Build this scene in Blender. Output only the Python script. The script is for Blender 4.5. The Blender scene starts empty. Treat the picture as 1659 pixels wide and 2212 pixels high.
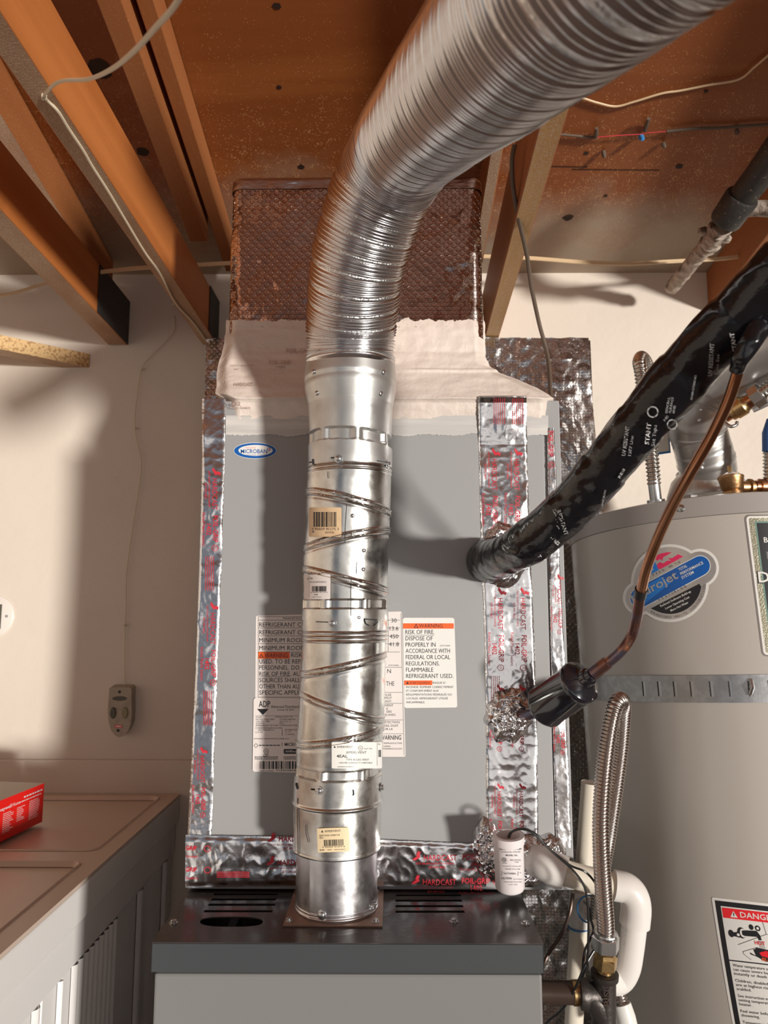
import bpy, bmesh, math, random
from mathutils import Vector, Matrix, noise
random.seed(7)
C = bpy.context.scene
COL = C.collection
PI = math.pi
# ------------------------------------------------------------------ camera, light, exposure
F = 1580.0; CX = 829.5; CY = 1106.0
TH = math.atan(205 / F); YA = math.atan(11.5 / F)
FW = Vector((-math.sin(YA) * math.cos(TH), math.cos(YA) * math.cos(TH), math.sin(TH)))
RT = Vector((math.cos(YA), math.sin(YA), 0)); UP = RT.cross(FW)
cam = bpy.data.cameras.new('camera'); camo = bpy.data.objects.new('camera', cam); COL.objects.link(camo)
cam.sensor_fit = 'VERTICAL'; cam.sensor_height = 9.6; cam.sensor_width = 9.6 * 1659 / 2212; cam.lens = F / 2212 * 9.6
cam.clip_start = 0.01
cam.dof.use_dof = True; cam.dof.focus_distance = 1.0; cam.dof.aperture_fstop = 2.2
m3 = Matrix((RT, UP, -FW)).transposed(); camo.matrix_world = m3.to_4x4()
C.camera = camo
C.view_settings.view_transform = 'Standard'; C.view_settings.look = 'None'
C.view_settings.exposure = 0.0; C.view_settings.gamma = 1.0; C.view_settings.use_curve_mapping = False
w = bpy.data.worlds.new('sky'); C.world = w; w.use_nodes = True
w.node_tree.nodes['Background'].inputs[0].default_value = (0.75, 0.85, 1.0, 1)
w.node_tree.nodes['Background'].inputs[1].default_value = 0.2
sd = bpy.data.lights.new('sun', 'SUN'); sd.energy = 3.7; sd.angle = math.radians(4.8); sd.color = (1, .955, .885)
so = bpy.data.objects.new('sun', sd); COL.objects.link(so)
AZ = math.radians(37); EL = math.radians(-4.2)
sdir = Vector((-math.sin(AZ) * math.cos(EL), math.cos(AZ) * math.cos(EL), -math.sin(EL)))
so.rotation_euler = sdir.to_track_quat('-Z', 'Y').to_euler()
ad = bpy.data.lights.new('door_daylight', 'AREA'); ad.shape = 'RECTANGLE'; ad.size = 5.0; ad.size_y = 2.1; ad.energy = 20; ad.color = (1, .90, .80)
ao = bpy.data.objects.new('door_daylight', ad); COL.objects.link(ao); ao.location = (1.5, -3.95, -.45); ao.rotation_euler = (PI / 2, 0, 0)

# ------------------------------------------------------------------ pixel -> place helpers (1659x2212 frame)
def ray(x, y): return FW + RT * ((x - CX) / F) - UP * ((y - CY) / F)
def PY(x, y, Y): d = ray(x, y); return d * (Y / d.y)
def PZ(x, y, Z): d = ray(x, y); return d * (Z / d.z)
def PX(x, y, X): d = ray(x, y); return d * (X / d.x)
def PD(x, y, D): return ray(x, y) * D
def lerp(a, b, t): return a + (b - a) * t
def interp(tab, x):
    if x <= tab[0][0]: return tab[0][1]
    for (a, va), (b, vb) in zip(tab, tab[1:]):
        if x <= b: return lerp(va, vb, (x - a) / (b - a))
    return tab[-1][1]
def smooth(t): t = max(0, min(1, t)); return t * t * (3 - 2 * t)

# ------------------------------------------------------------------ materials
def mk(name, col, rough=.5, metal=0.0, bumps=(), var=None, coat=0.0, trans=0.0, spec=.5, rvar=None):
    m = bpy.data.materials.new(name); m.use_nodes = True; nt = m.node_tree; N = nt.nodes; L = nt.links
    b = N['Principled BSDF']; b.inputs['Base Color'].default_value = (*col, 1); b.inputs['Roughness'].default_value = rough
    b.inputs['Metallic'].default_value = metal; b.inputs['Coat Weight'].default_value = coat
    b.inputs['Coat Roughness'].default_value = .12; b.inputs['Specular IOR Level'].default_value = spec
    tc = N.new('ShaderNodeTexCoord')
    def tex(scale, stretch=(1, 1, 1), detail=4, kind='NOISE', rot=(0, 0, 0), rand=1.0):
        mp = N.new('ShaderNodeMapping'); mp.inputs['Scale'].default_value = stretch; mp.inputs['Rotation'].default_value = rot
        L.new(tc.outputs['Object'], mp.inputs[0])
        if kind == 'RIDGE':
            t = N.new('ShaderNodeTexNoise'); t.noise_type = 'RIDGED_MULTIFRACTAL'; t.inputs['Detail'].default_value = 3; t.inputs['Distortion'].default_value = .8; o = t.outputs['Fac']
        elif kind == 'NOISE':
            t = N.new('ShaderNodeTexNoise'); t.inputs['Detail'].default_value = detail; o = t.outputs['Fac']
        elif kind == 'WAVE':
            t = N.new('ShaderNodeTexWave'); t.inputs['Distortion'].default_value = 3; o = t.outputs['Fac']
        else:
            t = N.new('ShaderNodeTexVoronoi'); t.inputs['Randomness'].default_value = rand; o = t.outputs['Distance']
        t.inputs['Scale'].default_value = scale; L.new(mp.outputs[0], t.inputs['Vector']); return o
    def ramp(src, a, b_, ca=(0, 0, 0), cb=(1, 1, 1)):
        r = N.new('ShaderNodeValToRGB'); r.color_ramp.elements[0].position = a; r.color_ramp.elements[1].position = b_
        r.color_ramp.elements[0].color = (*ca, 1); r.color_ramp.elements[1].color = (*cb, 1); L.new(src, r.inputs[0]); return r.outputs[0]
    cur = None
    for v in (var or ()):
        # (colour2, scale, stretch, lo, hi, kind)
        c2, sc, st, lo, hi = v[:5]; kind = v[5] if len(v) > 5 else 'NOISE'
        mx = N.new('ShaderNodeMix'); mx.data_type = 'RGBA'
        fac = ramp(tex(sc, st, 5, kind), lo, hi)
        L.new(fac, mx.inputs[0])
        if cur is None: mx.inputs[6].default_value = (*col, 1)
        else: L.new(cur, mx.inputs[6])
        mx.inputs[7].default_value = (*c2, 1); cur = mx.outputs[2]
    if cur is not None: L.new(cur, b.inputs['Base Color'])
    if rvar:
        sc, lo, hi = rvar; mr = N.new('ShaderNodeMapRange'); mr.inputs[1].default_value = .3; mr.inputs[2].default_value = .7
        mr.inputs[3].default_value = lo; mr.inputs[4].default_value = hi; L.new(tex(sc), mr.inputs[0]); L.new(mr.outputs[0], b.inputs['Roughness'])
    prev = None
    for bp in bumps:
        # (scale, strength, distance, stretch, kind, (lo,hi), rot, rand)
        sc, stg, dist = bp[:3]; st = bp[3] if len(bp) > 3 else (1, 1, 1); kind = bp[4] if len(bp) > 4 else 'NOISE'
        rg = bp[5] if len(bp) > 5 else None; rot = bp[6] if len(bp) > 6 else (0, 0, 0); rd = bp[7] if len(bp) > 7 else 1.0
        o = tex(sc, st, 3, kind, rot, rd)
        if rg: o = ramp(o, rg[0], rg[1])
        bn = N.new('ShaderNodeBump'); bn.inputs['Strength'].default_value = stg; bn.inputs['Distance'].default_value = dist
        L.new(o, bn.inputs['Height'])
        if prev: L.new(prev, bn.inputs['Normal'])
        prev = bn.outputs[0]
    if prev: L.new(prev, b.inputs['Normal'])
    if trans: b.inputs['Subsurface Weight'].default_value = trans; b.inputs['Subsurface Radius'].default_value = (.01, .008, .006)
    m.diffuse_color = (*col, 1)
    return m

M = {}
M['wall'] = mk('painted_wall', (.74, .66, .57), .55, bumps=[(9, .25, .01), (90, .25, .002)], var=[((.68, .60, .52), 3, (1, 1, 1), .35, .75)])
M['ledge'] = mk('painted_ledge', (.60, .50, .43), .55, bumps=[(40, .2, .002)])
M['floor'] = mk('concrete', (.36, .32, .29), .7, bumps=[(30, .2, .003)], var=[((.28, .25, .23), 4, (1, 1, 1), .3, .7)])
WD = (.43, .135, .028)
dust = (.62, .36, .18)
def wood_var(st, k=1.0): return [((.27 * k, .075 * k, .014 * k), 14, st, .35, .7), ((.55 * k, .20 * k, .05 * k), 6, st, .5, .8)]
def deck_material():
    m = mk('plywood_deck', (.29, .083, .018), .55, bumps=[(40, .3, .002, (.1, 1, 1))], var=wood_var((.08, 1, 1)))
    nt = m.node_tree; N = nt.nodes; L = nt.links; b = N['Principled BSDF']
    base = b.inputs['Base Color'].links[0].from_socket
    tc = N.new('ShaderNodeTexCoord'); sep = N.new('ShaderNodeSeparateXYZ'); L.new(tc.outputs['Object'], sep.inputs[0])
    def noi(s, d=4):
        t = N.new('ShaderNodeTexNoise'); t.inputs['Scale'].default_value = s; t.inputs['Detail'].default_value = d; L.new(tc.outputs['Object'], t.inputs[0]); return t.outputs[0]
    def math_(op, a, bb):
        n = N.new('ShaderNodeMath'); n.operation = op
        for i, v in enumerate((a, bb)):
            if isinstance(v, (int, float)): n.inputs[i].default_value = v
            else: L.new(v, n.inputs[i])
        return n.outputs[0]
    def mr(x, a, b_, c=0, d=1):
        n = N.new('ShaderNodeMapRange'); L.new(x, n.inputs[0])
        for i, v in enumerate((a, b_, c, d)): n.inputs[i + 1].default_value = v
        return n.outputs[0]
    yy = math_('ADD', sep.outputs[1], mr(noi(5), .3, .7, -.1, .1))
    # overspray: countless pale flecks, denser towards the wall
    v = N.new('ShaderNodeTexVoronoi'); v.inputs['Scale'].default_value = 330; L.new(tc.outputs['Object'], v.inputs['Vector'])
    thr = mr(yy, .8, 1.55, .10, .55)
    gate = math_('LESS_THAN', v.outputs['Distance'], math_('MULTIPLY', thr, mr(noi(60, 2), .35, .65, .3, 1.1)))
    rnd = math_('GREATER_THAN', v.outputs['Color'], mr(yy, .5, 1.5, .97, .45))
    fleck = math_('MULTIPLY', gate, rnd)
    m1 = N.new('ShaderNodeMix'); m1.data_type = 'RGBA'; L.new(math_('MULTIPLY', fleck, .8), m1.inputs[0]); L.new(base, m1.inputs[6]); m1.inputs[7].default_value = (.62, .33, .14, 1)
    m2 = N.new('ShaderNodeMix'); m2.data_type = 'RGBA'; L.new(mr(yy, 1.36, 1.58, 0, .9), m2.inputs[0]); L.new(m1.outputs[2], m2.inputs[6]); m2.inputs[7].default_value = (.40, .33, .25, 1)
    L.new(m2.outputs[2], b.inputs['Base Color'])
    return m
M['deck'] = deck_material()
M['joist'] = mk('joist_wood', (.55, .19, .05), .55, bumps=[(60, .35, .002, (1, .06, 1))], var=[((.36, .10, .02), 16, (1, .06, 1), .35, .7), ((.66, .28, .09), 5, (1, .1, 1), .5, .75)])
M['joist_dusty'] = mk('joist_dusty_wood', (.46, .30, .19), .8, bumps=[(400, .5, .001)], var=[((.62, .47, .34), 480, (1, 1, 1), .45, .65), ((.33, .15, .07), 7, (1, .4, 1), .45, .75)])
M['joist_pale'] = mk('joist_pale_wood', (.60, .33, .12), .6, bumps=[(60, .3, .002, (1, .06, 1))], var=[((.72, .46, .20), 7, (1, .3, 1), .4, .65), ((.70, .56, .42), 560, (1, 1, 1), .52, .66)])
M['joist_brown'] = mk('joist_brown_wood', (.36, .13, .04), .6, bumps=[(60, .3, .002, (1, .06, 1))], var=[((.32, .10, .03), 14, (1, .08, 1), .4, .7), ((.50, .27, .13), 520, (1, 1, 1), .62, .70)])
M['chipboard'] = mk('speckled_board', (.70, .47, .22), .7, bumps=[(150, .4, .002)], var=[((.42, .24, .10), 170, (1, 1, 1), .5, .58)])
M['tar'] = mk('tar_paper', (.025, .024, .024), .6, bumps=[(150, .5, .002)], var=[((.12, .11, .1), 300, (1, 1, 1), .62, .7)])
M['case'] = mk('grey_casing', (.335, .332, .333), .42, bumps=[(300, .05, .0005)])
M['lid'] = mk('dark_lid_paint', (.040, .039, .039), .22, bumps=[(220, .25, .0008), (700, .15, .0003)], var=[((.10, .085, .075), 10, (1, 1, 1), .5, .75), ((.35, .32, .3), 160, (1, 1, 1), .72, .76)], coat=.3)
M['lip'] = mk('lid_lip_paint', (.055, .061, .066), .35, bumps=[(300, .08, .0005)])
M['front'] = mk('furnace_front_paint', (.205, .205, .20), .4, bumps=[(300, .05, .0005)])
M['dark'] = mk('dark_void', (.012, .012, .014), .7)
M['bluedark'] = mk('dark_blower_glimpse', (.02, .03, .04), .5)
GV = [(420, .10, .0004), (40, .12, .001)]
M['galv'] = mk('galvanised_steel', (.66, .655, .63), .24, 1.0, bumps=GV, var=[((.52, .51, .48), 60, (1, 1, 1), .4, .75), ((.74, .73, .70), 25, (1, 1, 1), .45, .7)], rvar=(45, .18, .36))
M['galv_dull'] = mk('dull_galvanised_steel', (.60, .60, .59), .33, .85, bumps=GV, var=[((.5, .49, .47), 30, (1, 1, 1), .35, .7)], rvar=(30, .28, .45))
M['galv_smooth'] = mk('scuffed_steel', (.54, .53, .56), .34, 1.0, bumps=[(50, .12, .001), (300, .1, .0003)], var=[((.5, .48, .47), 18, (1, 1, .5), .4, .7)], rvar=(60, .26, .42))
M['alu'] = mk('flex_aluminium', (.74, .73, .74), .20, 1.0, bumps=[(90, .10, .0006)])
M['alu_seam'] = mk('knurled_seam', (.72, .71, .70), .30, 1.0, bumps=[(350, .9, .0015)])
M['corr'] = mk('corrugated_stainless', (.55, .50, .46), .24, 1.0)
M['corr_bright'] = mk('bright_corrugated_steel', (.66, .63, .58), .2, 1.0)
M['zinc'] = mk('zinc_plated', (.60, .60, .60), .3, 1.0, bumps=[(300, .1, .0004)])
M['steel'] = mk('screw_steel', (.55, .55, .55), .25, 1.0)
M['strap'] = mk('strap_steel', (.42, .42, .42), .38, 1.0, bumps=[(200, .2, .0006)], var=[((.5, .5, .5), 70, (1, 1, 1), .45, .6)])
M['rust'] = mk('rusty_plate', (.33, .22, .17), .5, .5, bumps=[(120, .3, .001)], var=[((.45, .30, .24), 20, (1, 1, 1), .4, .7)])
M['foil'] = mk('tape_foil', (.80, .79, .80), .20, 1.0, bumps=[(16, .55, .008, (1, 1, .8), 'RIDGE'), (60, .22, .003)])
M['crumple'] = mk('crumpled_foil', (.80, .79, .80), .18, 1.0, bumps=[(90, .5, .003)])
M['foil_sheet'] = mk('bubble_foil', (.70, .68, .67), .16, 1.0, bumps=[(110, .9, .003, (1, 0, 1), 'VORONOI', (.34, .44), (0, PI / 4, 0), .12), (35, .5, .006)])
M['foil_wrap'] = mk('bubble_foil_wrap', (.60, .52, .50), .13, 1.0, bumps=[(112, .9, .003, (1, 0, 1), 'VORONOI', (.34, .43), (0, PI / 4, 0), .10), (10, .7, .012), (26, .4, .006, (1, 1, .3))])
M['foil_plain'] = mk('plain_foil_tape', (.55, .50, .49), .26, 1.0, bumps=[(18, .5, .01, (1, 1, 3))])
M['mastic'] = mk('white_mastic', (.76, .66, .59), .55, bumps=[(30, .5, .006, (.3, 1, 1)), (160, .4, .002)], var=[((.66, .55, .48), 9, (.3, 1, 2), .45, .75)])
M['mastic_grey'] = mk('thin_mastic', (.52, .50, .48), .5, bumps=[(90, .6, .002, (.1, 1, 1))], var=[((.66, .63, .6), 60, (.06, 1, 1), .42, .6)])
M['redink'] = mk('red_ink', (.62, .03, .05), .4)
M['faint'] = mk('faint_print', (.42, .30, .26), .6)
M['black'] = mk('black_ink', (.015, .015, .018), .4)
M['grey_ink'] = mk('grey_ink', (.16, .15, .15), .5)
M['labelw'] = mk('white_label', (.78, .72, .69), .35)
M['labelc'] = mk('white_vinyl_label', (.82, .80, .76), .3)
M['tan'] = mk('tan_label', (.72, .52, .32), .45, var=[((.62, .42, .25), 60, (1, 1, 1), .45, .7)])
M['tan_pale'] = mk('pale_tan_label', (.80, .64, .40), .45)
M['orange'] = mk('warning_orange', (.90, .13, .02), .4)
M['red'] = mk('label_red', (.85, .02, .03), .4)
M['blue'] = mk('label_blue', (.01, .11, .42), .3)
M['blue_light'] = mk('label_sky_blue', (.02, .22, .70), .3)
M['pink'] = mk('label_pink_red', (.85, .03, .13), .35)
M['silver'] = mk('label_silver', (.55, .52, .49), .28, .6)
M['silver_dark'] = mk('label_dark_silver', (.26, .23, .21), .3, .4)
M['print_white'] = mk('white_print', (.75, .75, .75), .5)
M['print_grey'] = mk('tape_print_grey', (.42, .42, .42), .5)
M['tape_black'] = mk('black_line_set_tape', (.008, .008, .010), .15, bumps=[(20, .7, .010, (1, 1, 1), 'RIDGE'), (110, .35, .002)], coat=.0, spec=.5)
M['rubber'] = mk('black_foam', (.015, .014, .013), .8, bumps=[(200, .8, .003)])
M['copper'] = mk('copper_tube', (.48, .235, .13), .26, 1.0, bumps=[(120, .1, .0006)], var=[((.34, .15, .075), 14, (1, 1, 1), .45, .75)])
M['copper_dark'] = mk('heat_darkened_copper', (.20, .10, .08), .35, .9, bumps=[(120, .4, .001)], var=[((.16, .17, .24), 30, (1, 1, 1), .45, .65), ((.5, .2, .08), 50, (1, 1, 1), .6, .7)])
M['gloss_black'] = mk('gloss_black_enamel', (.010, .010, .014), .08, coat=1.0)
M['brass'] = mk('brass', (.62, .43, .20), .32, 1.0, bumps=[(200, .2, .0008)])
M['bronze'] = mk('cast_bronze', (.46, .27, .13), .38, 1.0, bumps=[(160, .4, .0012)])
M['iron'] = mk('black_iron', (.07, .06, .055), .42, .6, bumps=[(180, .5, .0012)])
M['iron_brown'] = mk('iron_nipple', (.11, .075, .06), .38, .6, bumps=[(100, .3, .001)])
M['pvc'] = mk('cream_pvc', (.76, .69, .58), .35, bumps=[(60, .1, .001)], var=[((.52, .44, .36), 70, (1, 1, 1), .70, .76)])
M['pvc_white'] = mk('white_pvc', (.80, .76, .72), .28, trans=.1)
M['switch'] = mk('white_switch_body', (.80, .74, .74), .3)
M['primer'] = mk('blue_primer', (.05, .25, .60), .4)
M['tank'] = mk('water_heater_paint', (.47, .43, .385), .30, bumps=[(3, .04, .01)], coat=.25)
M['cap'] = mk('water_heater_cap', (.36, .33, .31), .32, coat=.2)
M['abs'] = mk('black_drain_pipe', (.035, .032, .03), .5, bumps=[(120, .5, .002)], var=[((.25, .2, .16), 190, (1, 1, 1), .64, .7)])
M['crust'] = mk('grimy_painted_pipe', (.42, .34, .28), .7, bumps=[(60, .9, .005)], var=[((.10, .07, .05), 45, (1, 1, 1), .5, .65)])
M['cable'] = mk('cream_cable', (.68, .50, .30), .5)
M['cable_white'] = mk('off_white_wire', (.72, .62, .46), .5)
M['wire_dark'] = mk('black_wire', (.012, .012, .012), .35)
M['wire_old'] = mk('old_cloth_wire', (.12, .085, .06), .7)
M['cabtop'] = mk('cabinet_top', (.66, .53, .44), .38, bumps=[(400, .15, .0006)])
M['cabside'] = mk('cabinet_side', (.84, .81, .79), .4)
M['keypad'] = mk('grimy_keypad', (.42, .37, .29), .5, bumps=[(60, .2, .001)], var=[((.34, .29, .24), 40, (1, 1, 1), .5, .7)])
M['keydark'] = mk('keypad_button_dark', (.10, .095, .07), .4)
M['keyolive'] = mk('keypad_button_olive', (.27, .24, .14), .4)
M['plate'] = mk('white_cover_plate', (.78, .72, .66), .4)
M['boxred'] = mk('box_red', (.80, .015, .012), .35)
M['boxtop'] = mk('box_top_card', (.60, .52, .45), .6)
M['green'] = mk('label_green', (.16, .27, .22), .4)
M['gold'] = mk('glitter_frame', (.32, .30, .22), .35, .6, bumps=[(500, .6, .001)])
M['bluetape'] = mk('blue_print_tape', (.03, .12, .38), .4)
M['knot'] = mk('wood_knot', (.03, .012, .006), .7)

# ------------------------------------------------------------------ object helpers
def tag(o, label=None, cat=None, group=None, kind=None):
    if label: o['label'] = label
    if cat: o['category'] = cat
    if group: o['group'] = group
    if kind: o['kind'] = kind
    return o
def thing(name, loc, label, cat, group=None):
    o = bpy.data.objects.new(name, None); COL.objects.link(o); o.location = loc; o.empty_display_size = .05
    return tag(o, label, cat, group)
def wloc(p):
    v = Vector((0, 0, 0))
    while p is not None: v = v + p.location; p = p.parent
    return v
class MB:
    def __init__(s): s.v = []; s.f = []; s.m = []
    def add(s, vs, fs, mi=0):
        o = len(s.v); s.v += [tuple(v) for v in vs]
        for f in fs: s.f.append([i + o for i in f]); s.m.append(mi)
        return s
    def box(s, a, b, mi=0):
        x0, y0, z0 = [min(p, q) for p, q in zip(a, b)]; x1, y1, z1 = [max(p, q) for p, q in zip(a, b)]
        return s.add([(x0, y0, z0), (x1, y0, z0), (x1, y1, z0), (x0, y1, z0), (x0, y0, z1), (x1, y0, z1), (x1, y1, z1), (x0, y1, z1)],
                     [(0, 3, 2, 1), (4, 5, 6, 7), (0, 1, 5, 4), (1, 2, 6, 5), (2, 3, 7, 6), (3, 0, 4, 7)], mi)
    def beam(s, p0, p1, wd, h, mi=0, mb=None):
        # p0,p1: middle of the underside at both ends; goes up by h
        d = (p1 - p0); side = Vector((d.y, -d.x, 0)).normalized() * (wd / 2); u = Vector((0, 0, h))
        vs = [p0 - side, p0 + side, p1 + side, p1 - side]; vs += [v + u for v in vs]
        s.add(vs, [(4, 5, 6, 7), (0, 1, 5, 4), (1, 2, 6, 5), (2, 3, 7, 6), (3, 0, 4, 7)], mi)
        o = len(s.v) - 8; s.f.append([o, o + 3, o + 2, o + 1]); s.m.append(mi if mb is None else mb); return s
    def grid(s, fn, nu, nv, mi=0, closeu=False):
        vs = [fn(i / nu, j / nv) for j in range(nv + 1) for i in range(nu + (0 if closeu else 1))]
        w_ = nu if closeu else nu + 1; fs = []
        for j in range(nv):
            for i in range(nu): fs.append((j * w_ + i, j * w_ + (i + 1) % w_, (j + 1) * w_ + (i + 1) % w_, (j + 1) * w_ + i))
        return s.add(vs, fs, mi)
    def tube(s, pts, rad, seg=20, cap=True, mi=0, mfn=None):
        pts = [Vector(p) for p in pts]; n = len(pts)
        if not hasattr(rad, '__len__'): rad = [rad] * n
        T = [(pts[min(i + 1, n - 1)] - pts[max(i - 1, 0)]).normalized() for i in range(n)]
        a = Vector((0, 0, 1)) if abs(T[0].z) < .9 else Vector((1, 0, 0))
        nn = (a - T[0] * a.dot(T[0])).normalized(); o = len(s.v)
        for i in range(n):
            nn = (nn - T[i] * nn.dot(T[i])).normalized(); bb = T[i].cross(nn)
            for k in range(seg):
                t = 2 * PI * k / seg; s.v.append(tuple(pts[i] + (nn * math.cos(t) + bb * math.sin(t)) * rad[i]))
        for i in range(n - 1):
            mm = mi if mfn is None else mfn(i)
            for k in range(seg):
                k2 = (k + 1) % seg; s.f.append([o + i * seg + k, o + i * seg + k2, o + (i + 1) * seg + k2, o + (i + 1) * seg + k]); s.m.append(mm)
        if cap:
            s.f.append([o + k for k in range(seg)][::-1]); s.m.append(mi)
            s.f.append([o + (n - 1) * seg + k for k in range(seg)]); s.m.append(mi)
        return s
    def lathe(s, base, axis, prof, seg=32, mi=0, cap=True):
        # prof: list of (distance along axis, radius)
        axis = Vector(axis).normalized(); base = Vector(base)
        a = Vector((0, 0, 1)) if abs(axis.z) < .9 else Vector((1, 0, 0)); n = (a - axis * a.dot(axis)).normalized(); b = axis.cross(n); o = len(s.v)
        for h, r in prof:
            for k in range(seg):
                t = 2 * PI * k / seg; s.v.append(tuple(base + axis * h + (n * math.cos(t) + b * math.sin(t)) * r))
        for i in range(len(prof) - 1):
            for k in range(seg):
                k2 = (k + 1) % seg; s.f.append([o + i * seg + k, o + i * seg + k2, o + (i + 1) * seg + k2, o + (i + 1) * seg + k]); s.m.append(mi)
        if cap:
            s.f.append([o + k for k in range(seg)][::-1]); s.m.append(mi); q = o + (len(prof) - 1) * seg
            s.f.append([q + k for k in range(seg)]); s.m.append(mi)
        return s
    def build(s, name, mats, parent=None, smooth_=False, bevel=0, sharp=40, label=None):
        me = bpy.data.meshes.new(name); me.from_pydata(s.v, [], s.f)
        for m in (mats if isinstance(mats, (list, tuple)) else [mats]): me.materials.append(M[m] if isinstance(m, str) else m)
        me.polygons.foreach_set('material_index', s.m)
        if bevel:
            bm = bmesh.new(); bm.from_mesh(me); bmesh.ops.bevel(bm, geom=bm.edges[:], offset=bevel, segments=2, affect='EDGES', profile=.5); bm.to_mesh(me); bm.free()
        if smooth_:
            me.polygons.foreach_set('use_smooth', [True] * len(me.polygons))
            if sharp: me.set_sharp_from_angle(angle=math.radians(sharp))
        me.update()
        o = bpy.data.objects.new(name, me); COL.objects.link(o)
        if parent is not None: o.parent = parent; o.location = -wloc(parent)
        if label: o['label'] = label
        return o
def spline(pts, n=12):
    P = [Vector(p) for p in pts]; P = [P[0] * 2 - P[1]] + P + [P[-1] * 2 - P[-2]]; out = []
    for i in range(1, len(P) - 2):
        for k in range(n):
            t = k / n; a, b, c, d = P[i - 1:i + 3]
            out.append(.5 * ((2 * b) + (c - a) * t + (2 * a - 5 * b + 4 * c - d) * t * t + (3 * b - 3 * c + d - a) * t ** 3))
    out.append(P[-2]); return out
def resample(pts, step):
    out = [pts[0].copy()]; acc = 0.0
    for a, b in zip(pts, pts[1:]):
        L = (b - a).length; d = step - acc
        while d <= L: out.append(a.lerp(b, d / L)); d += step
        acc = L - (d - step)
    return out
def corrugated(pts, r, amp, pitch, per=6):
    q = resample(pts, pitch / per); rad = [r + amp * math.sin(2 * PI * i / per) for i in range(len(q))]; return q, rad
def struct(o): o['kind'] = 'structure'; return o
def pxpath(L, n=12): return spline([PD(*p) for p in L], n)
def plate(name, outline, holes, th, mat, parent, fn):
    """flat plate with holes: outline/holes are lists of 2D points; fn maps (u,v,w) to the place"""
    cu = bpy.data.curves.new('tmp', 'CURVE'); cu.dimensions = '2D'; cu.fill_mode = 'BOTH'; cu.extrude = th / 2
    for pl in [outline] + holes:
        sp = cu.splines.new('POLY'); sp.points.add(len(pl) - 1); sp.use_cyclic_u = True
        for p, q in zip(sp.points, pl): p.co = (q[0], q[1], 0, 1)
    ob = bpy.data.objects.new('tmp', cu); COL.objects.link(ob); dg = bpy.context.evaluated_depsgraph_get(); dg.update()
    me = bpy.data.meshes.new_from_object(ob.evaluated_get(dg)); bpy.data.objects.remove(ob); bpy.data.curves.remove(cu)
    mb = MB(); mb.add([fn(v.co.x, v.co.y, v.co.z) for v in me.vertices], [list(p.vertices) for p in me.polygons]); bpy.data.meshes.remove(me)
    return mb.build(name, mat, parent)

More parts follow.
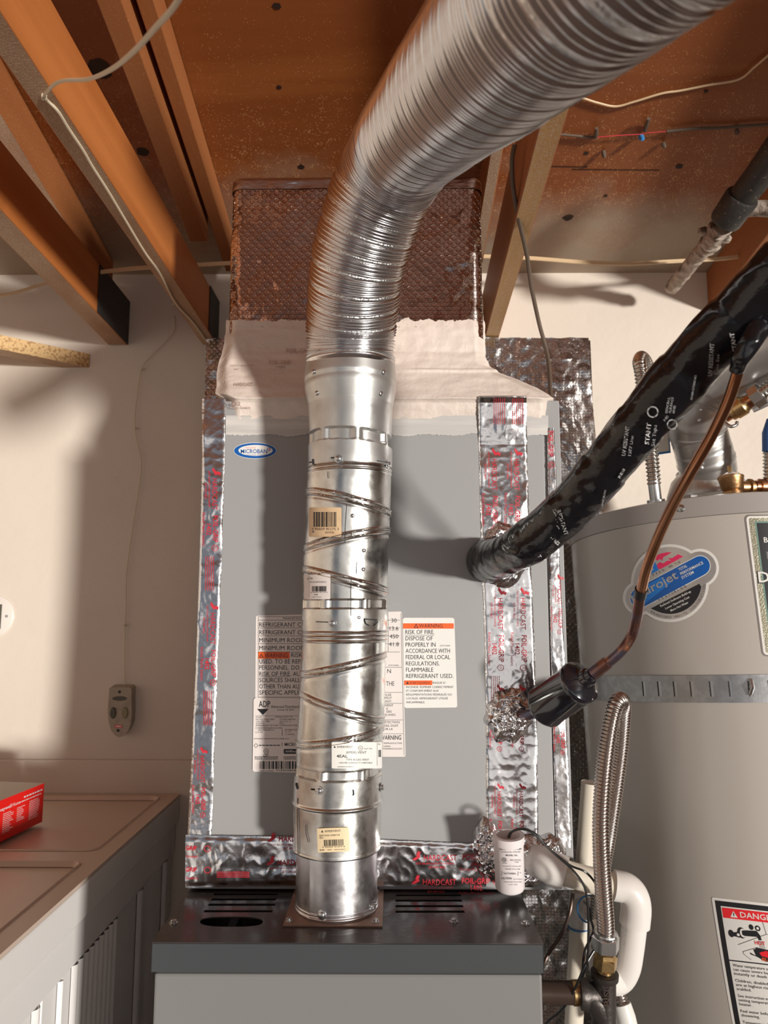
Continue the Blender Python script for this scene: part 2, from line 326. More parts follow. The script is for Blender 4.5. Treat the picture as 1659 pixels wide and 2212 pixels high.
# ------------------------------------------------------------------ lettering and labels
_tc = {}
def glyphs(s, bold=False):
    k = (s, bold)
    if k in _tc: return _tc[k]
    cu = bpy.data.curves.new('t', 'FONT'); cu.body = s; cu.size = 1; cu.resolution_u = 2
    if bold: cu.offset = .012
    ob = bpy.data.objects.new('t', cu); COL.objects.link(ob); dg = bpy.context.evaluated_depsgraph_get(); dg.update()
    me = bpy.data.meshes.new_from_object(ob.evaluated_get(dg)); vs = [(v.co.x, v.co.y) for v in me.vertices]; fs = [list(p.vertices) for p in me.polygons]
    bpy.data.objects.remove(ob); bpy.data.curves.remove(cu); bpy.data.meshes.remove(me)
    if vs:
        x0 = min(v[0] for v in vs); x1 = max(v[0] for v in vs)
    else: x0 = x1 = 0
    _tc[k] = (vs, fs, x0, x1); return _tc[k]
CAPH = .69
class Lab:
    """flat print laid on a surface: local coords (x right, y down) -> tf -> photo px -> sfn(px,py,off)"""
    def __init__(s, sfn, tf=None, step=None, base=.0003):
        s.sfn = sfn; s.tf = tf or (lambda x, y: (x, y)); s.mb = MB(); s.mats = []; s.step = step; s.off = base; s.dz = .00012
    def mi(s, m):
        if m not in s.mats: s.mats.append(m)
        return s.mats.index(m)
    def put(s, vs, fs, m, lay): s.mb.add([s.sfn(*s.tf(x, y), s.off + lay * s.dz) for x, y in vs], fs, s.mi(m))
    def poly(s, pts, m, lay=0):
        if s.step is None: s.put(pts, [list(range(len(pts)))], m, lay); return
        bm = bmesh.new(); bm.faces.new([bm.verts.new((x, y, 0)) for x, y in pts]); bmesh.ops.triangulate(bm, faces=bm.faces[:])
        for _ in range(7):
            lg = [e for e in bm.edges if e.calc_length() > s.step]
            if not lg: break
            bmesh.ops.subdivide_edges(bm, edges=lg, cuts=1); bmesh.ops.triangulate(bm, faces=bm.faces[:])
        bm.verts.index_update(); s.put([(v.co.x, v.co.y) for v in bm.verts], [[v.index for v in f.verts] for f in bm.faces], m, lay); bm.free()
    def rect(s, x0, y0, x1, y1, m, lay=0): s.poly([(x0, y0), (x1, y0), (x1, y1), (x0, y1)], m, lay)
    def rrect(s, x0, y0, x1, y1, r, m, lay=0):
        pts = []
        for cx, cy, a0 in ((x1 - r, y0 + r, -90), (x1 - r, y1 - r, 0), (x0 + r, y1 - r, 90), (x0 + r, y0 + r, 180)):
            for k in range(5): a = math.radians(a0 + k * 22.5); pts.append((cx + r * math.cos(a), cy + r * math.sin(a)))
        s.poly(pts, m, lay)
    def frame(s, x0, y0, x1, y1, t, m, lay=1):
        s.rect(x0, y0, x1, y0 + t, m, lay); s.rect(x0, y1 - t, x1, y1, m, lay); s.rect(x0, y0, x0 + t, y1, m, lay); s.rect(x1 - t, y0, x1, y1, m, lay)
    def disc(s, cx, cy, r, m, lay=0, n=28, ry=None): ry = ry or r; s.poly([(cx + r * math.cos(2 * PI * k / n), cy + ry * math.sin(2 * PI * k / n)) for k in range(n)], m, lay)
    def ring(s, cx, cy, r, t, m, lay=1, n=24):
        vs = []; fs = []
        for k in range(n):
            a = 2 * PI * k / n; vs += [(cx + r * math.cos(a), cy + r * math.sin(a)), (cx + (r - t) * math.cos(a), cy + (r - t) * math.sin(a))]
            fs.append([2 * k, 2 * k + 1, (2 * k + 3) % (2 * n), (2 * k + 2) % (2 * n)])
        s.put(vs, fs, m, lay)
    def line(s, x0, y0, x1, y1, t, m, lay=1):
        d = math.hypot(x1 - x0, y1 - y0); nx, ny = -(y1 - y0) / d * t / 2, (x1 - x0) / d * t / 2
        s.poly([(x0 + nx, y0 + ny), (x1 + nx, y1 + ny), (x1 - nx, y1 - ny), (x0 - nx, y0 - ny)], m, lay)
    def text(s, t, x, y, h, m='black', w_=None, ang=0, lay=2, bold=False, al='L'):
        vs, fs, x0, x1 = glyphs(t, bold)
        if not vs: return
        sc = h / CAPH; sx = sc if w_ is None else w_ / max(1e-6, (x1 - x0)); W = (x1 - x0) * sx
        ox = {'L': 0, 'C': -W / 2, 'R': -W}[al]; ca, sa = math.cos(math.radians(ang)), math.sin(math.radians(ang)); out = []
        for vx, vy in vs:
            a = (vx - x0) * sx + ox; b = -vy * sc; out.append((x + a * ca - b * sa, y + a * sa + b * ca))
        s.put(out, fs, m, lay)
    def bars(s, x0, y0, x1, y1, m='black', lay=2, seed=3, n=40):
        rr = random.Random(seed); x = x0; u = (x1 - x0) / (n * 2.0)
        while x < x1 - u: w_ = u * rr.choice((1, 1, 2, 3)); s.rect(x, y0, min(x + w_, x1), y1, m, lay); x += w_ + u * rr.choice((1, 1, 2))
    def greek(s, x0, y, x1, h, m='black', lay=2, seed=1, ang=0):
        # print too small to read: a row of short dashes
        rr = random.Random(seed); x = x0; ca, sa = math.cos(math.radians(ang)), math.sin(math.radians(ang))
        while x < x1:
            w_ = min(h * rr.uniform(1.2, 4), x1 - x)
            if w_ < h * .3: break
            q = [(x - x0, -h), (x - x0 + w_, -h), (x - x0 + w_, 0), (x - x0, 0)]
            s.poly([(x0 + a * ca - b * sa, y + a * sa + b * ca) for a, b in q], m, lay); x += w_ + h * .7
    def build(s, name, parent, label=None): return s.mb.build(name, s.mats, parent, label=label)
def arc_text(lab, t, cx, cy, r, a0, a1, h, m, lay=3, bottom=False):
    n = len(t)
    for i, ch in enumerate(t):
        if ch == ' ': continue
        a = math.radians(lerp(a0, a1, i / (n - 1))); rot = math.degrees(a) + (-90 if bottom else 90)
        lab.text(ch, cx + r * math.cos(a), cy + r * math.sin(a), h, m, ang=rot, lay=lay, al='C')
def quad(sc, ox, oy): return lambda x, y: (ox + x / sc, oy + y / sc)

# ================================================================== STRUCTURE
WY = 1.65; FZ = -1.65
mb = MB(); mb.box((-3.2, WY, FZ), (5.6, WY + .15, 1.3)); struct(mb.build('wall_back', 'wall'))
mb = MB(); mb.box((-3.35, -4, FZ), (-3.2, WY, 1.9)); struct(mb.build('wall_left', 'wall'))
mb = MB(); mb.box((5.6, -4, FZ), (5.75, WY, 1.9)); struct(mb.build('wall_right', 'wall'))
mb = MB(); mb.box((-3.35, -4.2, FZ - .1), (5.75, WY + .15, FZ)); struct(mb.build('floor', 'floor'))
ledz = PY(150, 1640, WY).z
mb = MB(); mb.box((-3.2, WY - .008, FZ), (5.6, WY, ledz)); struct(mb.build('trim_1', 'wall', bevel=.003))
SL = .2
def dz_(Y): return .785 + SL * (1.65 - Y)
mb = MB(); z0, z1, z2 = dz_(1.8), dz_(-1.2), dz_(-1.2)
mb.add([(-3.3, 1.8, z0), (5.7, 1.8, z0), (5.7, -1.2, z1), (-3.3, -1.2, z1), (-3.3, -4, z2), (5.7, -4, z2)] + [(-3.3, 1.8, z0 + .05), (5.7, 1.8, z0 + .05), (5.7, -1.2, z1 + .05), (-3.3, -1.2, z1 + .05), (-3.3, -4, z2 + .05), (5.7, -4, z2 + .05)],
       [(0, 1, 2, 3), (3, 2, 5, 4), (6, 9, 8, 7), (9, 10, 11, 8), (0, 6, 7, 1), (4, 5, 11, 10), (1, 7, 8, 2), (2, 8, 11, 5), (0, 3, 9, 6), (3, 4, 10, 9)])
deck = struct(mb.build('ceiling', 'deck'))
def deckpt(x, y, off=.0):  # point on the sloping deck seen at pixel
    d = ray(x, y); t = (.785 + SL * 1.65 - off) / (d.z + SL * d.y); return d * t
for (x, y, r) in [(455, 442, 7), (598, 13, 8), (603, 188, 5), (1030 + 197, 470, 10), (650, 360, 7), (1467, 360, 7), (1525, 197, 4), (1285, 180, 5), (215, 148, 22), (308, 328, 12), (1266, 331, 5), (1308, 423, 4)]:
    c = deckpt(x, y, .0006); k = r * c.length / F; mb = MB(); n = 14
    mb.add([c + Vector((k * math.cos(2 * PI * i / n) * random.uniform(.8, 1.2), k * .8 * math.sin(2 * PI * i / n) * random.uniform(.8, 1.2), 0)) + Vector((0, 0, -SL * 0)) for i in range(n)], [list(range(n))[::-1]])
    for i in range(n):
        vx = mb.v[i]; mb.v[i] = (vx[0], vx[1], dz_(vx[1]) - .0008)
    mb.build('wood_knot', 'knot', deck)
for (x, y, l) in [(1235, 365, 190), (1130, 358, 140)]:
    a = deckpt(x, y, .0006); b = deckpt(x + l, y + 2, .0006); mb = MB(); mb.add([a, b, b + Vector((0, .0022, -.00044)), a + Vector((0, .0022, -.00044))], [(0, 1, 2, 3)]); mb.build('crack', 'knot', deck)

# joists and rafters (each a beam of its own)
def joist(name, p0, p1, wd, h, mats, label, mb_=1, up=0):
    mb = MB(); mb.beam(p0, p1, wd, h, 0, mb_)
    bm_ = mb.build(name, mats, None, bevel=.0018); tag(bm_, label, 'joist'); return bm_
V = Vector
jz = .61
joist('ceiling_joist', V((-.416, .2, jz)), V((-.420, 1.649, jz)), .034, .105, ['joist', 'joist_dusty'], 'orange-brown ceiling joist with the cream wire stapled along its underside')
joist('ceiling_joist', V((-.600, .2, jz)), V((-.637, 1.649, jz)), .044, .105, ['joist', 'joist_dusty'], 'leftmost low ceiling joist, dusty pale underside, black tar paper at its wall end')
joist('ceiling_joist', V((.188, .3, jz)), V((.236, 1.649, jz)), .032, .12, ['joist_brown', 'joist_pale'], 'pale brown ceiling joist right of the foil plenum, black cable beside it')
def rafter(x, y0, y1, wd, h, mats, label, z_off=0, x2=None):
    x2 = x if x2 is None else x2
    return joist('rafter', V((x, y0, dz_(y0) - h + z_off)), V((x2, y1, dz_(y1) - h + z_off)), wd, h - .002, mats, label)
rafter(-.395, .4, 1.42, .036, .085, ['joist_brown', 'joist_brown'], 'brown rafter under the plywood, right of the big orange joist', x2=-.392)
rafter(-.352, .4, 1.56, .026, .055, ['joist_brown', 'joist_brown'], 'shallow board fixed beside the rafter at the left of the plenum', x2=-.354)
rafter(-.66, .4, 1.60, .045, .09, ['joist_brown', 'joist_dusty'], 'speckled dusty rafter between the two low joists at the left')
rafter(.186, .5, 1.49, .022, .085, ['joist_brown', 'joist_dusty'], 'narrow brown board with a broken end beside the pale joist', x2=.190)
rafter(.80, .5, 1.649, .05, .10, ['joist_brown', 'joist_brown'], 'brown rafter at the far right behind the black drain pipe', x2=.775)
# tar paper wrapped joist ends
for (xa, xb, w_, y0, hh_, lab) in [(-.600, -.637, .044, 1.455, .105, 'black tar paper wrapped on the end of the leftmost joist'), (-.416, -.420, .034, 1.56, .105, 'black tar paper on the end of the joist with the cream wire')]:
    f_ = lambda y: lerp(xa, xb, (y - .2) / 1.449) + w_ / 2 + .0015
    mb = MB(); mb.beam(V((f_(y0), y0, jz + .0005)), V((f_(1.648), 1.648, jz + .0005)), .0016, hh_); tag(mb.build('tar_paper', 'tar', None), lab, 'tar paper')
# short board fixed flat on the left wall
zb0 = PY(181, 791, 1.64).z; e1 = PY(181, 791, 1.64); e0 = PZ(0, 754, zb0); dd0 = (e0 - e1); e0 = e1 + dd0 * 3; nb = V((-dd0.y, dd0.x, 0)).normalized() * .022
if nb.y < 0: nb = -nb
mb = MB(); hb = PY(181, 762, 1.64).z - zb0; mb.beam(e0 + nb, e1 + nb - dd0.normalized() * .012, .044, hb, 0, 1)
o = mb.build('wall_board', ['chipboard', 'joist_dusty'], None, bevel=.001); tag(o, 'short speckled board running from the back wall out to the left edge, below the joists', 'board')
# ================================================================== CABINET + RED BOX (left)
CT = -.40; cxr = -.452
cab = thing('storage_cabinet', (-.9, 1.25, FZ), 'cream white cabinet with two recessed lid panels and fluted side, left of furnace', 'cabinet')
mb = MB(); mb.box((-1.5, .50, FZ), (cxr - .012, 1.635, CT - .03)); mb.build('body', 'cabside', cab, bevel=.003)
def rr2(x0, y0, x1, y1, r, n=6):
    pts = []
    for cx, cy, a0 in ((x1 - r, y0 + r, -90), (x1 - r, y1 - r, 0), (x0 + r, y1 - r, 90), (x0 + r, y0 + r, 180)):
        for k in range(n + 1): a = math.radians(a0 + k * 90 / n); pts.append((cx + r * math.cos(a), cy + r * math.sin(a)))
    return pts
edge = [(-1.5, .46), (cxr, .46), (cxr, 1.64), (-1.5, 1.64)]
h1 = rr2(-1.46, 1.265, cxr - .030, 1.615, .02); h2 = rr2(-1.46, .50, cxr - .030, 1.215, .015)
plate('top_rim', edge, [h1, h2], .006, 'cabtop', cab, lambda u, v, q: (u, v, CT - .003 + q))
mb = MB(); mb.box((-1.498, .465, CT - .035), (cxr - .001, 1.638, CT - .0064)); mb.build('top_panel', 'cabtop', cab, bevel=.002)
for hh in (h1, h2):
    def ringm(off, z): 
        cx = sum(p[0] for p in hh) / len(hh); cy = sum(p[1] for p in hh) / len(hh)
        x0 = min(p[0] for p in hh) ; x1 = max(p[0] for p in hh); y0 = min(p[1] for p in hh); y1 = max(p[1] for p in hh)
        return [(p[0] - off * (1 if p[0] > cx else -1), p[1] - off * (1 if p[1] > cy else -1), z) for p in hh]
    A = ringm(0, CT + .0005); B = ringm(.003, CT + .0025); D = ringm(.007, CT - .0055); n = len(hh)
    mb = MB(); mb.add(A + B + D, [(i, (i + 1) % n, n + (i + 1) % n, n + i) for i in range(n)] + [(n + i, n + (i + 1) % n, 2 * n + (i + 1) % n, 2 * n + i) for i in range(n)])
    mb.build('raised_edge', 'cabtop', cab, True)
mb = MB(); mb.box((cxr - .014, .46, CT - .058), (cxr, 1.638, CT - .0065)); mb.build('side_trim', 'cabside', cab, bevel=.003)
mb = MB(); mb.box((cxr - .014, .47, CT - .115), (cxr - .005, 1.63, CT - .060)); mb.build('side_rail', 'cabside', cab, bevel=.002)
# fluted side panels below the rail
for (ya, yb, fl) in [(.47, .90, 0), (.905, .935, 2), (.945, 1.01, 0), (1.015, 1.035, 1), (1.045, 1.085, 0), (1.09, 1.10, 1), (1.105, 1.13, 0), (1.135, 1.31, 9), (1.315, 1.41, 0), (1.415, 1.44, 1), (1.45, 1.56, 0), (1.565, 1.59, 1), (1.595, 1.62, 0)]:
    mb = MB(); zt_ = CT - .118
    if fl == 0: mb.box((cxr - .014, ya, FZ + .02), (cxr - .010, yb, zt_)); mb.build('side_panel', 'cabside', cab, bevel=.001)
    else:
        n = fl * 12
        def fn(u, v): y = lerp(ya, yb, u); return (cxr - .010 + .006 * abs(math.sin(PI * fl * u)), y, lerp(FZ + .02, zt_, v))
        mb.grid(fn, n, 1); mb.build('flute', 'cabside', cab, True, sharp=0)
bx = thing('thermostat_box', PZ(60, 1795, CT), 'red and white cardboard box with white print on the cabinet top', 'box')
A = PZ(91, 1775, CT + .001); Bq = PZ(-6, 1822, CT + .001); dv = (Bq - A); dv.z = 0
Bq = A + dv * 1.15; hgt = PX(91, 1694, A.x).z - A.z
perp = Vector((-dv.y, dv.x, 0)).normalized()
if perp.x > 0: perp = -perp
perp *= .09
top = Vector((0, 0, hgt)); mb = MB()
mb.add([A, Bq, Bq + perp, A + perp, A + top, Bq + top, Bq + perp + top, A + perp + top], [(3, 2, 1, 0), (2, 3, 7, 6), (1, 2, 6, 5), (0, 3, 7, 4)], 0)
mb.add([A, Bq, Bq + top, A + top], [(0, 1, 2, 3)], 1); mb.add([A + top, Bq + top, Bq + perp + top, A + perp + top], [(0, 1, 2, 3)], 2)
mb.build('carton', ['boxred', 'boxred', 'boxtop'], bx)
fL = dv.length * 1.15; nrm = -perp.normalized()
def boxs(px, py, off): return Bq + dv.normalized() * (-px / 100 * fL) + Vector((0, 0, (1 - py / 60) * hgt)) + nrm * off   # px 0..100 left to right
lb = Lab(boxs)
lb.text('Honeywell', 3, 16, 5, 'print_white', 32, bold=True); lb.text('Home', 37, 16, 5, 'print_white', 14)
lb.greek(58, 10, 96, 2.2, 'print_white', seed=4); lb.greek(50, 15, 95, 1.4, 'print_white', seed=8)
for ci, (x0, x1, y0, n) in enumerate([(2, 14, 26, 7), (20, 40, 22, 11), (46, 62, 22, 8), (70, 92, 20, 11)]):
    for i in range(n): lb.greek(x0, y0 + i * 2.7, x1 - random.uniform(0, 7), .9, 'print_white', seed=i + ci * 20)
lb.build('printing', bx)
# ================================================================== WALL ITEMS (left)
kp = thing('door_opener_keypad', PY(262, 1595, 1.63), 'grimy beige push-button control on the left wall at the end of a thin wire', 'keypad')
kY = 1.625
def kpt(x, y, yy): return PY(x, y, yy)
out = [(236, 1487), (240, 1485), (279, 1485), (284, 1488)] + [(284 - .5 * 0, 1545), (282, 1565), (276, 1580), (266, 1590), (258, 1593), (249, 1589), (240, 1578), (235, 1560), (233, 1540)]
fr = [kpt(x, y, kY) for x, y in out]; bk = [Vector((p.x, WY - .001, p.z)) for p in fr]; n = len(out)
bk = [Vector((p.x * 1.0 + .0, p.y, p.z + .004)) for p in bk]
mb = MB(); mb.add(fr + bk, [list(range(n))[::-1]] + [(i, (i + 1) % n, n + (i + 1) % n, n + i) for i in range(n)]); mb.build('housing', 'keypad', kp)
lb = Lab(lambda x, y, off: kpt(x, y, kY - off - .0004))
lb.disc(258, 1509, 16, 'keydark', 1, ry=5); lb.disc(258, 1494.5, 3.2, 'black', 1); lb.disc(255, 1578, 3.2, 'black', 1)
lb.rrect(248, 1566, 264, 1572, 2.5, 'red', 1); lb.rrect(250, 1567.6, 262, 1570.4, 1, 'labelw', 2); lb.build('faceplate', kp)
for x, y, m in ((244.5, 1540, 'keydark'), (270, 1540, 'keyolive')):
    c = kpt(x, y, kY); mb = MB(); n = 20; R1 = [(math.cos(2 * PI * k / n) * .0068, math.sin(2 * PI * k / n) * .0125) for k in range(n)]
    mb.add([c + V((a, -.0001, b)) for a, b in R1] + [c + V((a * .85, -.0035, b * .88)) for a, b in R1], [(i, (i + 1) % n, n + (i + 1) % n, n + i) for i in range(n)] + [[n + i for i in range(n)]]); mb.build('button', m, kp, True, label=('dark oval button' if m == 'keydark' else 'olive oval button'))
rp = thing('round_cover_plate', PY(0, 1370, WY), 'round white electrical cover plate with a black slot at the left edge', 'cover plate')
c = PY(-14, 1331, WY); mb = MB(); mb.lathe(c, (0, -1, 0), [(0, .047), (.003, .047), (.005, .044), (.005, .001)], 40); mb.build('cover', 'plate', rp, True)
mb = MB(); mb.box(c + V((-.03, -.0075, -.028)), c + V((.0205, -.0052, .026))); mb.build('outlet_face', 'keydark', rp)
mb = MB(); mb.lathe(c + V((.032, -.005, .0)), (0, -1, 0), [(0, .0035), (.0012, .0032)], 16); mb.build('screw', 'steel', rp, True)
def wire(name, L, r, mat, label, cat='wire', n=10, seg=8, pts=None):
    q = pts or pxpath(L, n); mb = MB(); mb.tube(q, r, seg); return tag(mb.build(name, mat, None, True), label, cat)
WL = [(270, 1482), (269, 1400), (272, 1300), (273, 1240), (285, 1150), (299, 1060), (305, 1000), (292, 930), (294, 870), (305, 800), (320, 775), (350, 745), (375, 715), (377, 690), (374, 662)]
def yoff(x, y): return 1.644
w1 = spline([PY(x, y, yoff(x, y)) for x, y in WL] + [PZ(374, 656, jz - .002)] , 10)
wire('bell_wire', None, .0011, 'cable_white', 'thin cream wire running down the left wall to the push-button control', pts=w1)
for x, y in ((291, 925), (305, 797), (268, 1351)):
    c = PY(x, y, 1.643); mb = MB(); mb.box(c + V((-.003, -.002, -.002)), c + V((.003, .005, .002))); tag(mb.build('wire_staple', 'cable_white', None, bevel=.0008), {925: 'small cream staple on the thin wall wire, mid-height on the left wall', 797: 'small cream staple where the thin wire bends up towards the joist', 1351: 'small cream staple on the thin wire above the push-button control'}[y], 'staple', )
L2 = [(450, 742), (420, 700), (380, 655), (345, 590), (313, 545), (272, 477), (235, 415), (200, 360), (180, 325), (150, 280), (125, 240), (97, 210)]
q = [PZ(x, y, jz - .0022) for x, y in L2]; q2 = [PD(104, 196, .83), PD(118, 182, .80), PD(140, 174, .76), (PD(190, 171, .68)), PD(240, 150, .60), PD(290, 110, .53), PD(340, 55, .48), PD(375, 15, .45), PD(420, -60, .42)]
wire('bell_wire', None, .0019, 'cable_white', 'cream wire stapled under the orange joist, then swinging across the top left', pts=spline(q + q2, 10))
c = PZ(95, 209, jz - .002); mb = MB(); mb.lathe(c + V((0, 0, .002)), (0, 0, -1), [(0, .0035), (.005, .003), (.006, .001)], 12); tag(mb.build('wire_clip', 'cable_white', None, True), 'small pale clip holding the cream wire under the orange joist', 'clip')
def cab2(L, Y, label, name='cable', dz=.004):
    for k in (0,):
        q = spline([PY(x, y, Y) for x, y in L], 8); mb = MB(); mb.tube(q, .0028, 8); mb.tube([p + V((0, 0, -dz)) for p in q], .0026, 8); tag(mb.build(name, 'cable', None, True), label, 'cable')
cab2([(200, 588), (290, 578), (400, 572), (520, 566), (700, 562)], 1.46, 'flat cream cable crossing behind the orange joist just above the wall')
cab2([(1040, 552), (1145, 556), (1250, 564), (1350, 568), (1450, 563), (1545, 558), (1600, 552)], 1.50, 'flat cream cable along the top of the wall at the right')
cab2([(-20, 640), (30, 632), (95, 612), (150, 596)], 1.60, 'thin cream cable on the wall at the far left under the joists', dz=.002)
q = spline([deckpt(x, y, .004) for x, y in [(1200, 205), (1250, 210), (1290, 222), (1330, 230), (1370, 220), (1430, 202), (1470, 196), (1530, 184), (1595, 172), (1630, 145), (1665, 115), (1700, 85)]], 8)
wire('cable', None, .0019, 'cable', 'thin yellowish cable sagging across the plywood at upper right', 'cable', pts=q)
q = spline([deckpt(x, y, .006) for x, y in [(1205, 290), (1250, 294), (1285, 298)]], 8)
wire('old_wire', None, .0022, 'wire_old', 'dark old wire stub on the plywood beside the pale joist', pts=q)
q = spline([deckpt(x, y, .006) for x, y in [(1440, 284), (1500, 278), (1560, 276), (1610, 272), (1670, 268)]], 8)
wire('old_wire', None, .0026, 'wire_old', 'dark old wire on the plywood running off the right edge', pts=q)
q = spline([deckpt(x, y, .006) for x, y in [(1285, 297), (1330, 293), (1385, 290), (1400, 287), (1440, 284)]], 8)
wire('old_wire', None, .0008, 'redink', 'thin bare reddish wire between the two dark wires on the plywood', pts=q)
for i, (x, y, dx, dy) in enumerate([(1287, 297, 2, -20), (1393, 282, 8, -26), (1303, 325, 3, 16), (1432, 308, 4, 12), (1590, 280, 4, 10)]):
    a = deckpt(x, y, .003); b = deckpt(x + dx, y + dy, .012); mb = MB(); mb.tube([a, a.lerp(b, .5), b], [.0035, .0045, .003], 8)
    tag(mb.build('insulated_staple', 'wire_old', None, True), ['dark upright staple at the end of the left wire stub', 'dark capped wire splice sticking out beside the blue nut', 'dark staple on bare plywood below the left wire stub', 'dark staple on bare plywood below the blue nut', 'dark staple on the plywood nearest the black drain pipe'][i], 'staple')
a = deckpt(1382, 293, .004); mb = MB(); mb.lathe(a, V((.3, -.5, -1)), [(0, .0035), (.006, .0055), (.013, .0035), (.014, .001)], 12); tag(mb.build('wire_nut', 'primer', None, True), 'small blue wire nut on the old splice under the plywood', 'wire nut')
q = spline([PD(1112, 312, 1.05), PD(1106, 345, 1.06), PD(1108, 400, 1.10), PD(1120, 470, 1.16), PD(1138, 550, 1.22), PD(1148, 620, 1.26), PD(1165, 700, 1.3), PD(1183, 770, 1.3), PD(1190, 860, 1.2)], 10)
wire('black_cable', None, .0036, 'wire_old', 'dark cable hanging beside the pale joist down to the grey casing', 'cable', pts=q)

# ================================================================== FURNACE
FX0, FX1, FY, FTZ = -.272, .175, .890, -.38
fur = thing('furnace', ((FX0 + FX1) / 2, 1.2, FZ), 'grey gas furnace with glossy dark lid and louvre slots', 'furnace')
mb = MB(); mb.box((FX0 + .004, FY + .002, FZ), (FX1 - .002, 1.50, FTZ - .034)); mb.build('front_panel', 'front', fur, bevel=.003)
def topline(px, py): p = PZ(px, py, FTZ); return (p.x, p.y)
slots = []
for i, (x0, x1, y) in enumerate([(470, 605, 1921), (464, 602, 1932), (459, 598, 1943.5), (452, 596, 1955), (443, 590, 1969)]):
    a = topline(x0, y - 3.2); b = topline(x1, y - 3.2); c = topline(x1 - 3, y + 1.6); d = topline(x0 - 4, y + 1.6); slots.append([a, b, c, d])
for i, (x0, x1, y) in enumerate([(856, 994, 1934), (855, 996, 1946), (855, 999, 1958), (855, 1002, 1970)]):
    a = topline(x0, y - 3.0); b = topline(x1, y - 3.0); c = topline(x1 + 3, y + 1.6); d = topline(x0 - 1, y + 1.6); slots.append([a, b, c, d])
ko = []
for k in range(24):
    a = 2 * PI * k / 24; ko.append(topline(500 + 68 * math.copysign(abs(math.cos(a)) ** .7, math.cos(a)), 1991 + 11 * math.copysign(abs(math.sin(a)) ** .8, math.sin(a))))
fo = [(FX0, FY), (FX1, FY), (FX1, 1.5), (FX0, 1.5)]
plate('lid', fo, slots + [ko], .0015, 'lid', fur, lambda u, v, q: (u, v, FTZ - .00075 + q))
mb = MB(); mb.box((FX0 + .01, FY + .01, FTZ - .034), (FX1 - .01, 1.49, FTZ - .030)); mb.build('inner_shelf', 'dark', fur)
mb = MB(); mb.box((-.20, .93, FTZ - .03), (-.19, 1.0, FTZ - .01)); mb.box((-.165, .95, FTZ - .03), (-.12, .955, FTZ - .012)); mb.build('inner_bracket', 'bluedark', fur)
for (a, b) in [((FX0, FY, 0), (FX1, FY + .0015, 0)), ((FX0, FY, 0), (FX0 + .0015, 1.5, 0)), ((FX1 - .0015, FY, 0), (FX1, 1.5, 0))]:
    mb = MB(); mb.box((a[0], a[1], FTZ - .032), (b[0], b[1], FTZ - .0005)); mb.build('lid_lip', 'lip', fur, bevel=.0006)
def screw(mbs, p, ax, r=.0035):
    mbs.lathe(p, ax, [(0, r * 1.6), (.0008, r * 1.6), (.001, r), (.0035, r), (.004, r * .7)], 10)
for (x, y) in [(375, 1994), (980, 1991), (1135, 1996)]:
    mb = MB(); screw(mb, PZ(x, y, FTZ), (0, 0, 1)); mb.build('lid_screw', 'steel', fur, True)
# collar plate
pc = [topline(*p) for p in [(611, 2002), (826, 2004), (829, 1921), (638, 1920)]]
mb = MB(); mb.add([(x, y, FTZ + .0002) for x, y in pc] + [(x, y, FTZ + .002) for x, y in pc], [(4, 5, 6, 7), (0, 1, 5, 4), (1, 2, 6, 5), (2, 3, 7, 6), (3, 0, 4, 7)]); mb.build('collar_plate', 'rust', fur, label='rusty brown square plate around the vent')
for (x, y) in [(624, 1990), (811, 1992), (815, 1925)]:
    mb = MB(); screw(mb, PZ(x, y, FTZ + .002), (0, 0, 1), .003); mb.build('plate_screw', 'zinc', fur, True)

# ================================================================== COIL CASING
CYF = 1.043; CXL = -.273; CZ0 = -.378; CZ1 = .300
coil = thing('coil_casing', (0, 1.3, CZ0), 'tall grey evaporator coil casing edged with foil tape, standing on the furnace', 'coil casing')
mb = MB(); mb.box((CXL, CYF, CZ0), (.249, 1.50, CZ1)); mb.build('casing', 'case', coil, bevel=.0015)
pr = PY(1184, 1300, CYF).x
mb = MB(); mb.box((CXL + .002, CYF - .0035, CZ0 + .01), (PY(1183, 1300, CYF).x, CYF, CZ1 - .01)); mb.build('front_cover', 'case', coil, bevel=.0012)
CF = CYF - .0036
def cface(x, y, off): return PY(x, y, CF - off)
def foilh(p, amp, s=1.0):
    q = Vector((p.x * 38 * s, 0, p.z * 22 * s)); n1 = noise.noise(q); q2 = Vector((p.x * 90 * s + 5, 3, p.z * 70 * s)); n2 = abs(noise.noise(q2))
    q3 = Vector((p.x * 200 * s, 8, p.z * 160 * s)); n3 = abs(noise.noise(q3))
    return amp * (.9 + 1.0 * n1 + .8 * (.5 - n2) + .12 * (.4 - n3))
def mY(y): return interp([(690, 1.072), (760, 1.071), (800, 1.058), (858, 1.028), (870, 1.034), (905, CF - .0012), (942, CF - .0004)], y)
def lift(y, Y, on): return min(Y, mY(y) - .0035 * smooth((960 - y) / 50)) if on and y < 960 else Y
def foil_strip(name, rows, amp, nu, parent, Y=CF, sc=1.0, dens=2.2, mat='foil', jag=.6, over=False):
    """rows: (y, xl, xr) px"""
    y0, y1 = rows[0][0], rows[-1][0]; nv = int((y1 - y0) / dens)
    tl = [(r[0], r[1]) for r in rows]; tr = [(r[0], r[2]) for r in rows]
    def fn(u, v):
        y = lerp(y0, y1, v); xl = interp(tl, y) + random.uniform(-jag, jag); xr = interp(tr, y) + random.uniform(-jag, jag)
        p = PY(lerp(xl, xr, u), y, lift(y, Y, over)); e = min(u, 1 - u, ) * 2; h = foilh(p, amp, sc) * smooth(e * 12) + .0004
        return (p.x, p.y - max(h, .0003), p.z)
    mb = MB(); mb.grid(fn, nu, nv); return mb.build(name, mat, parent, True, sharp=0, label=None)
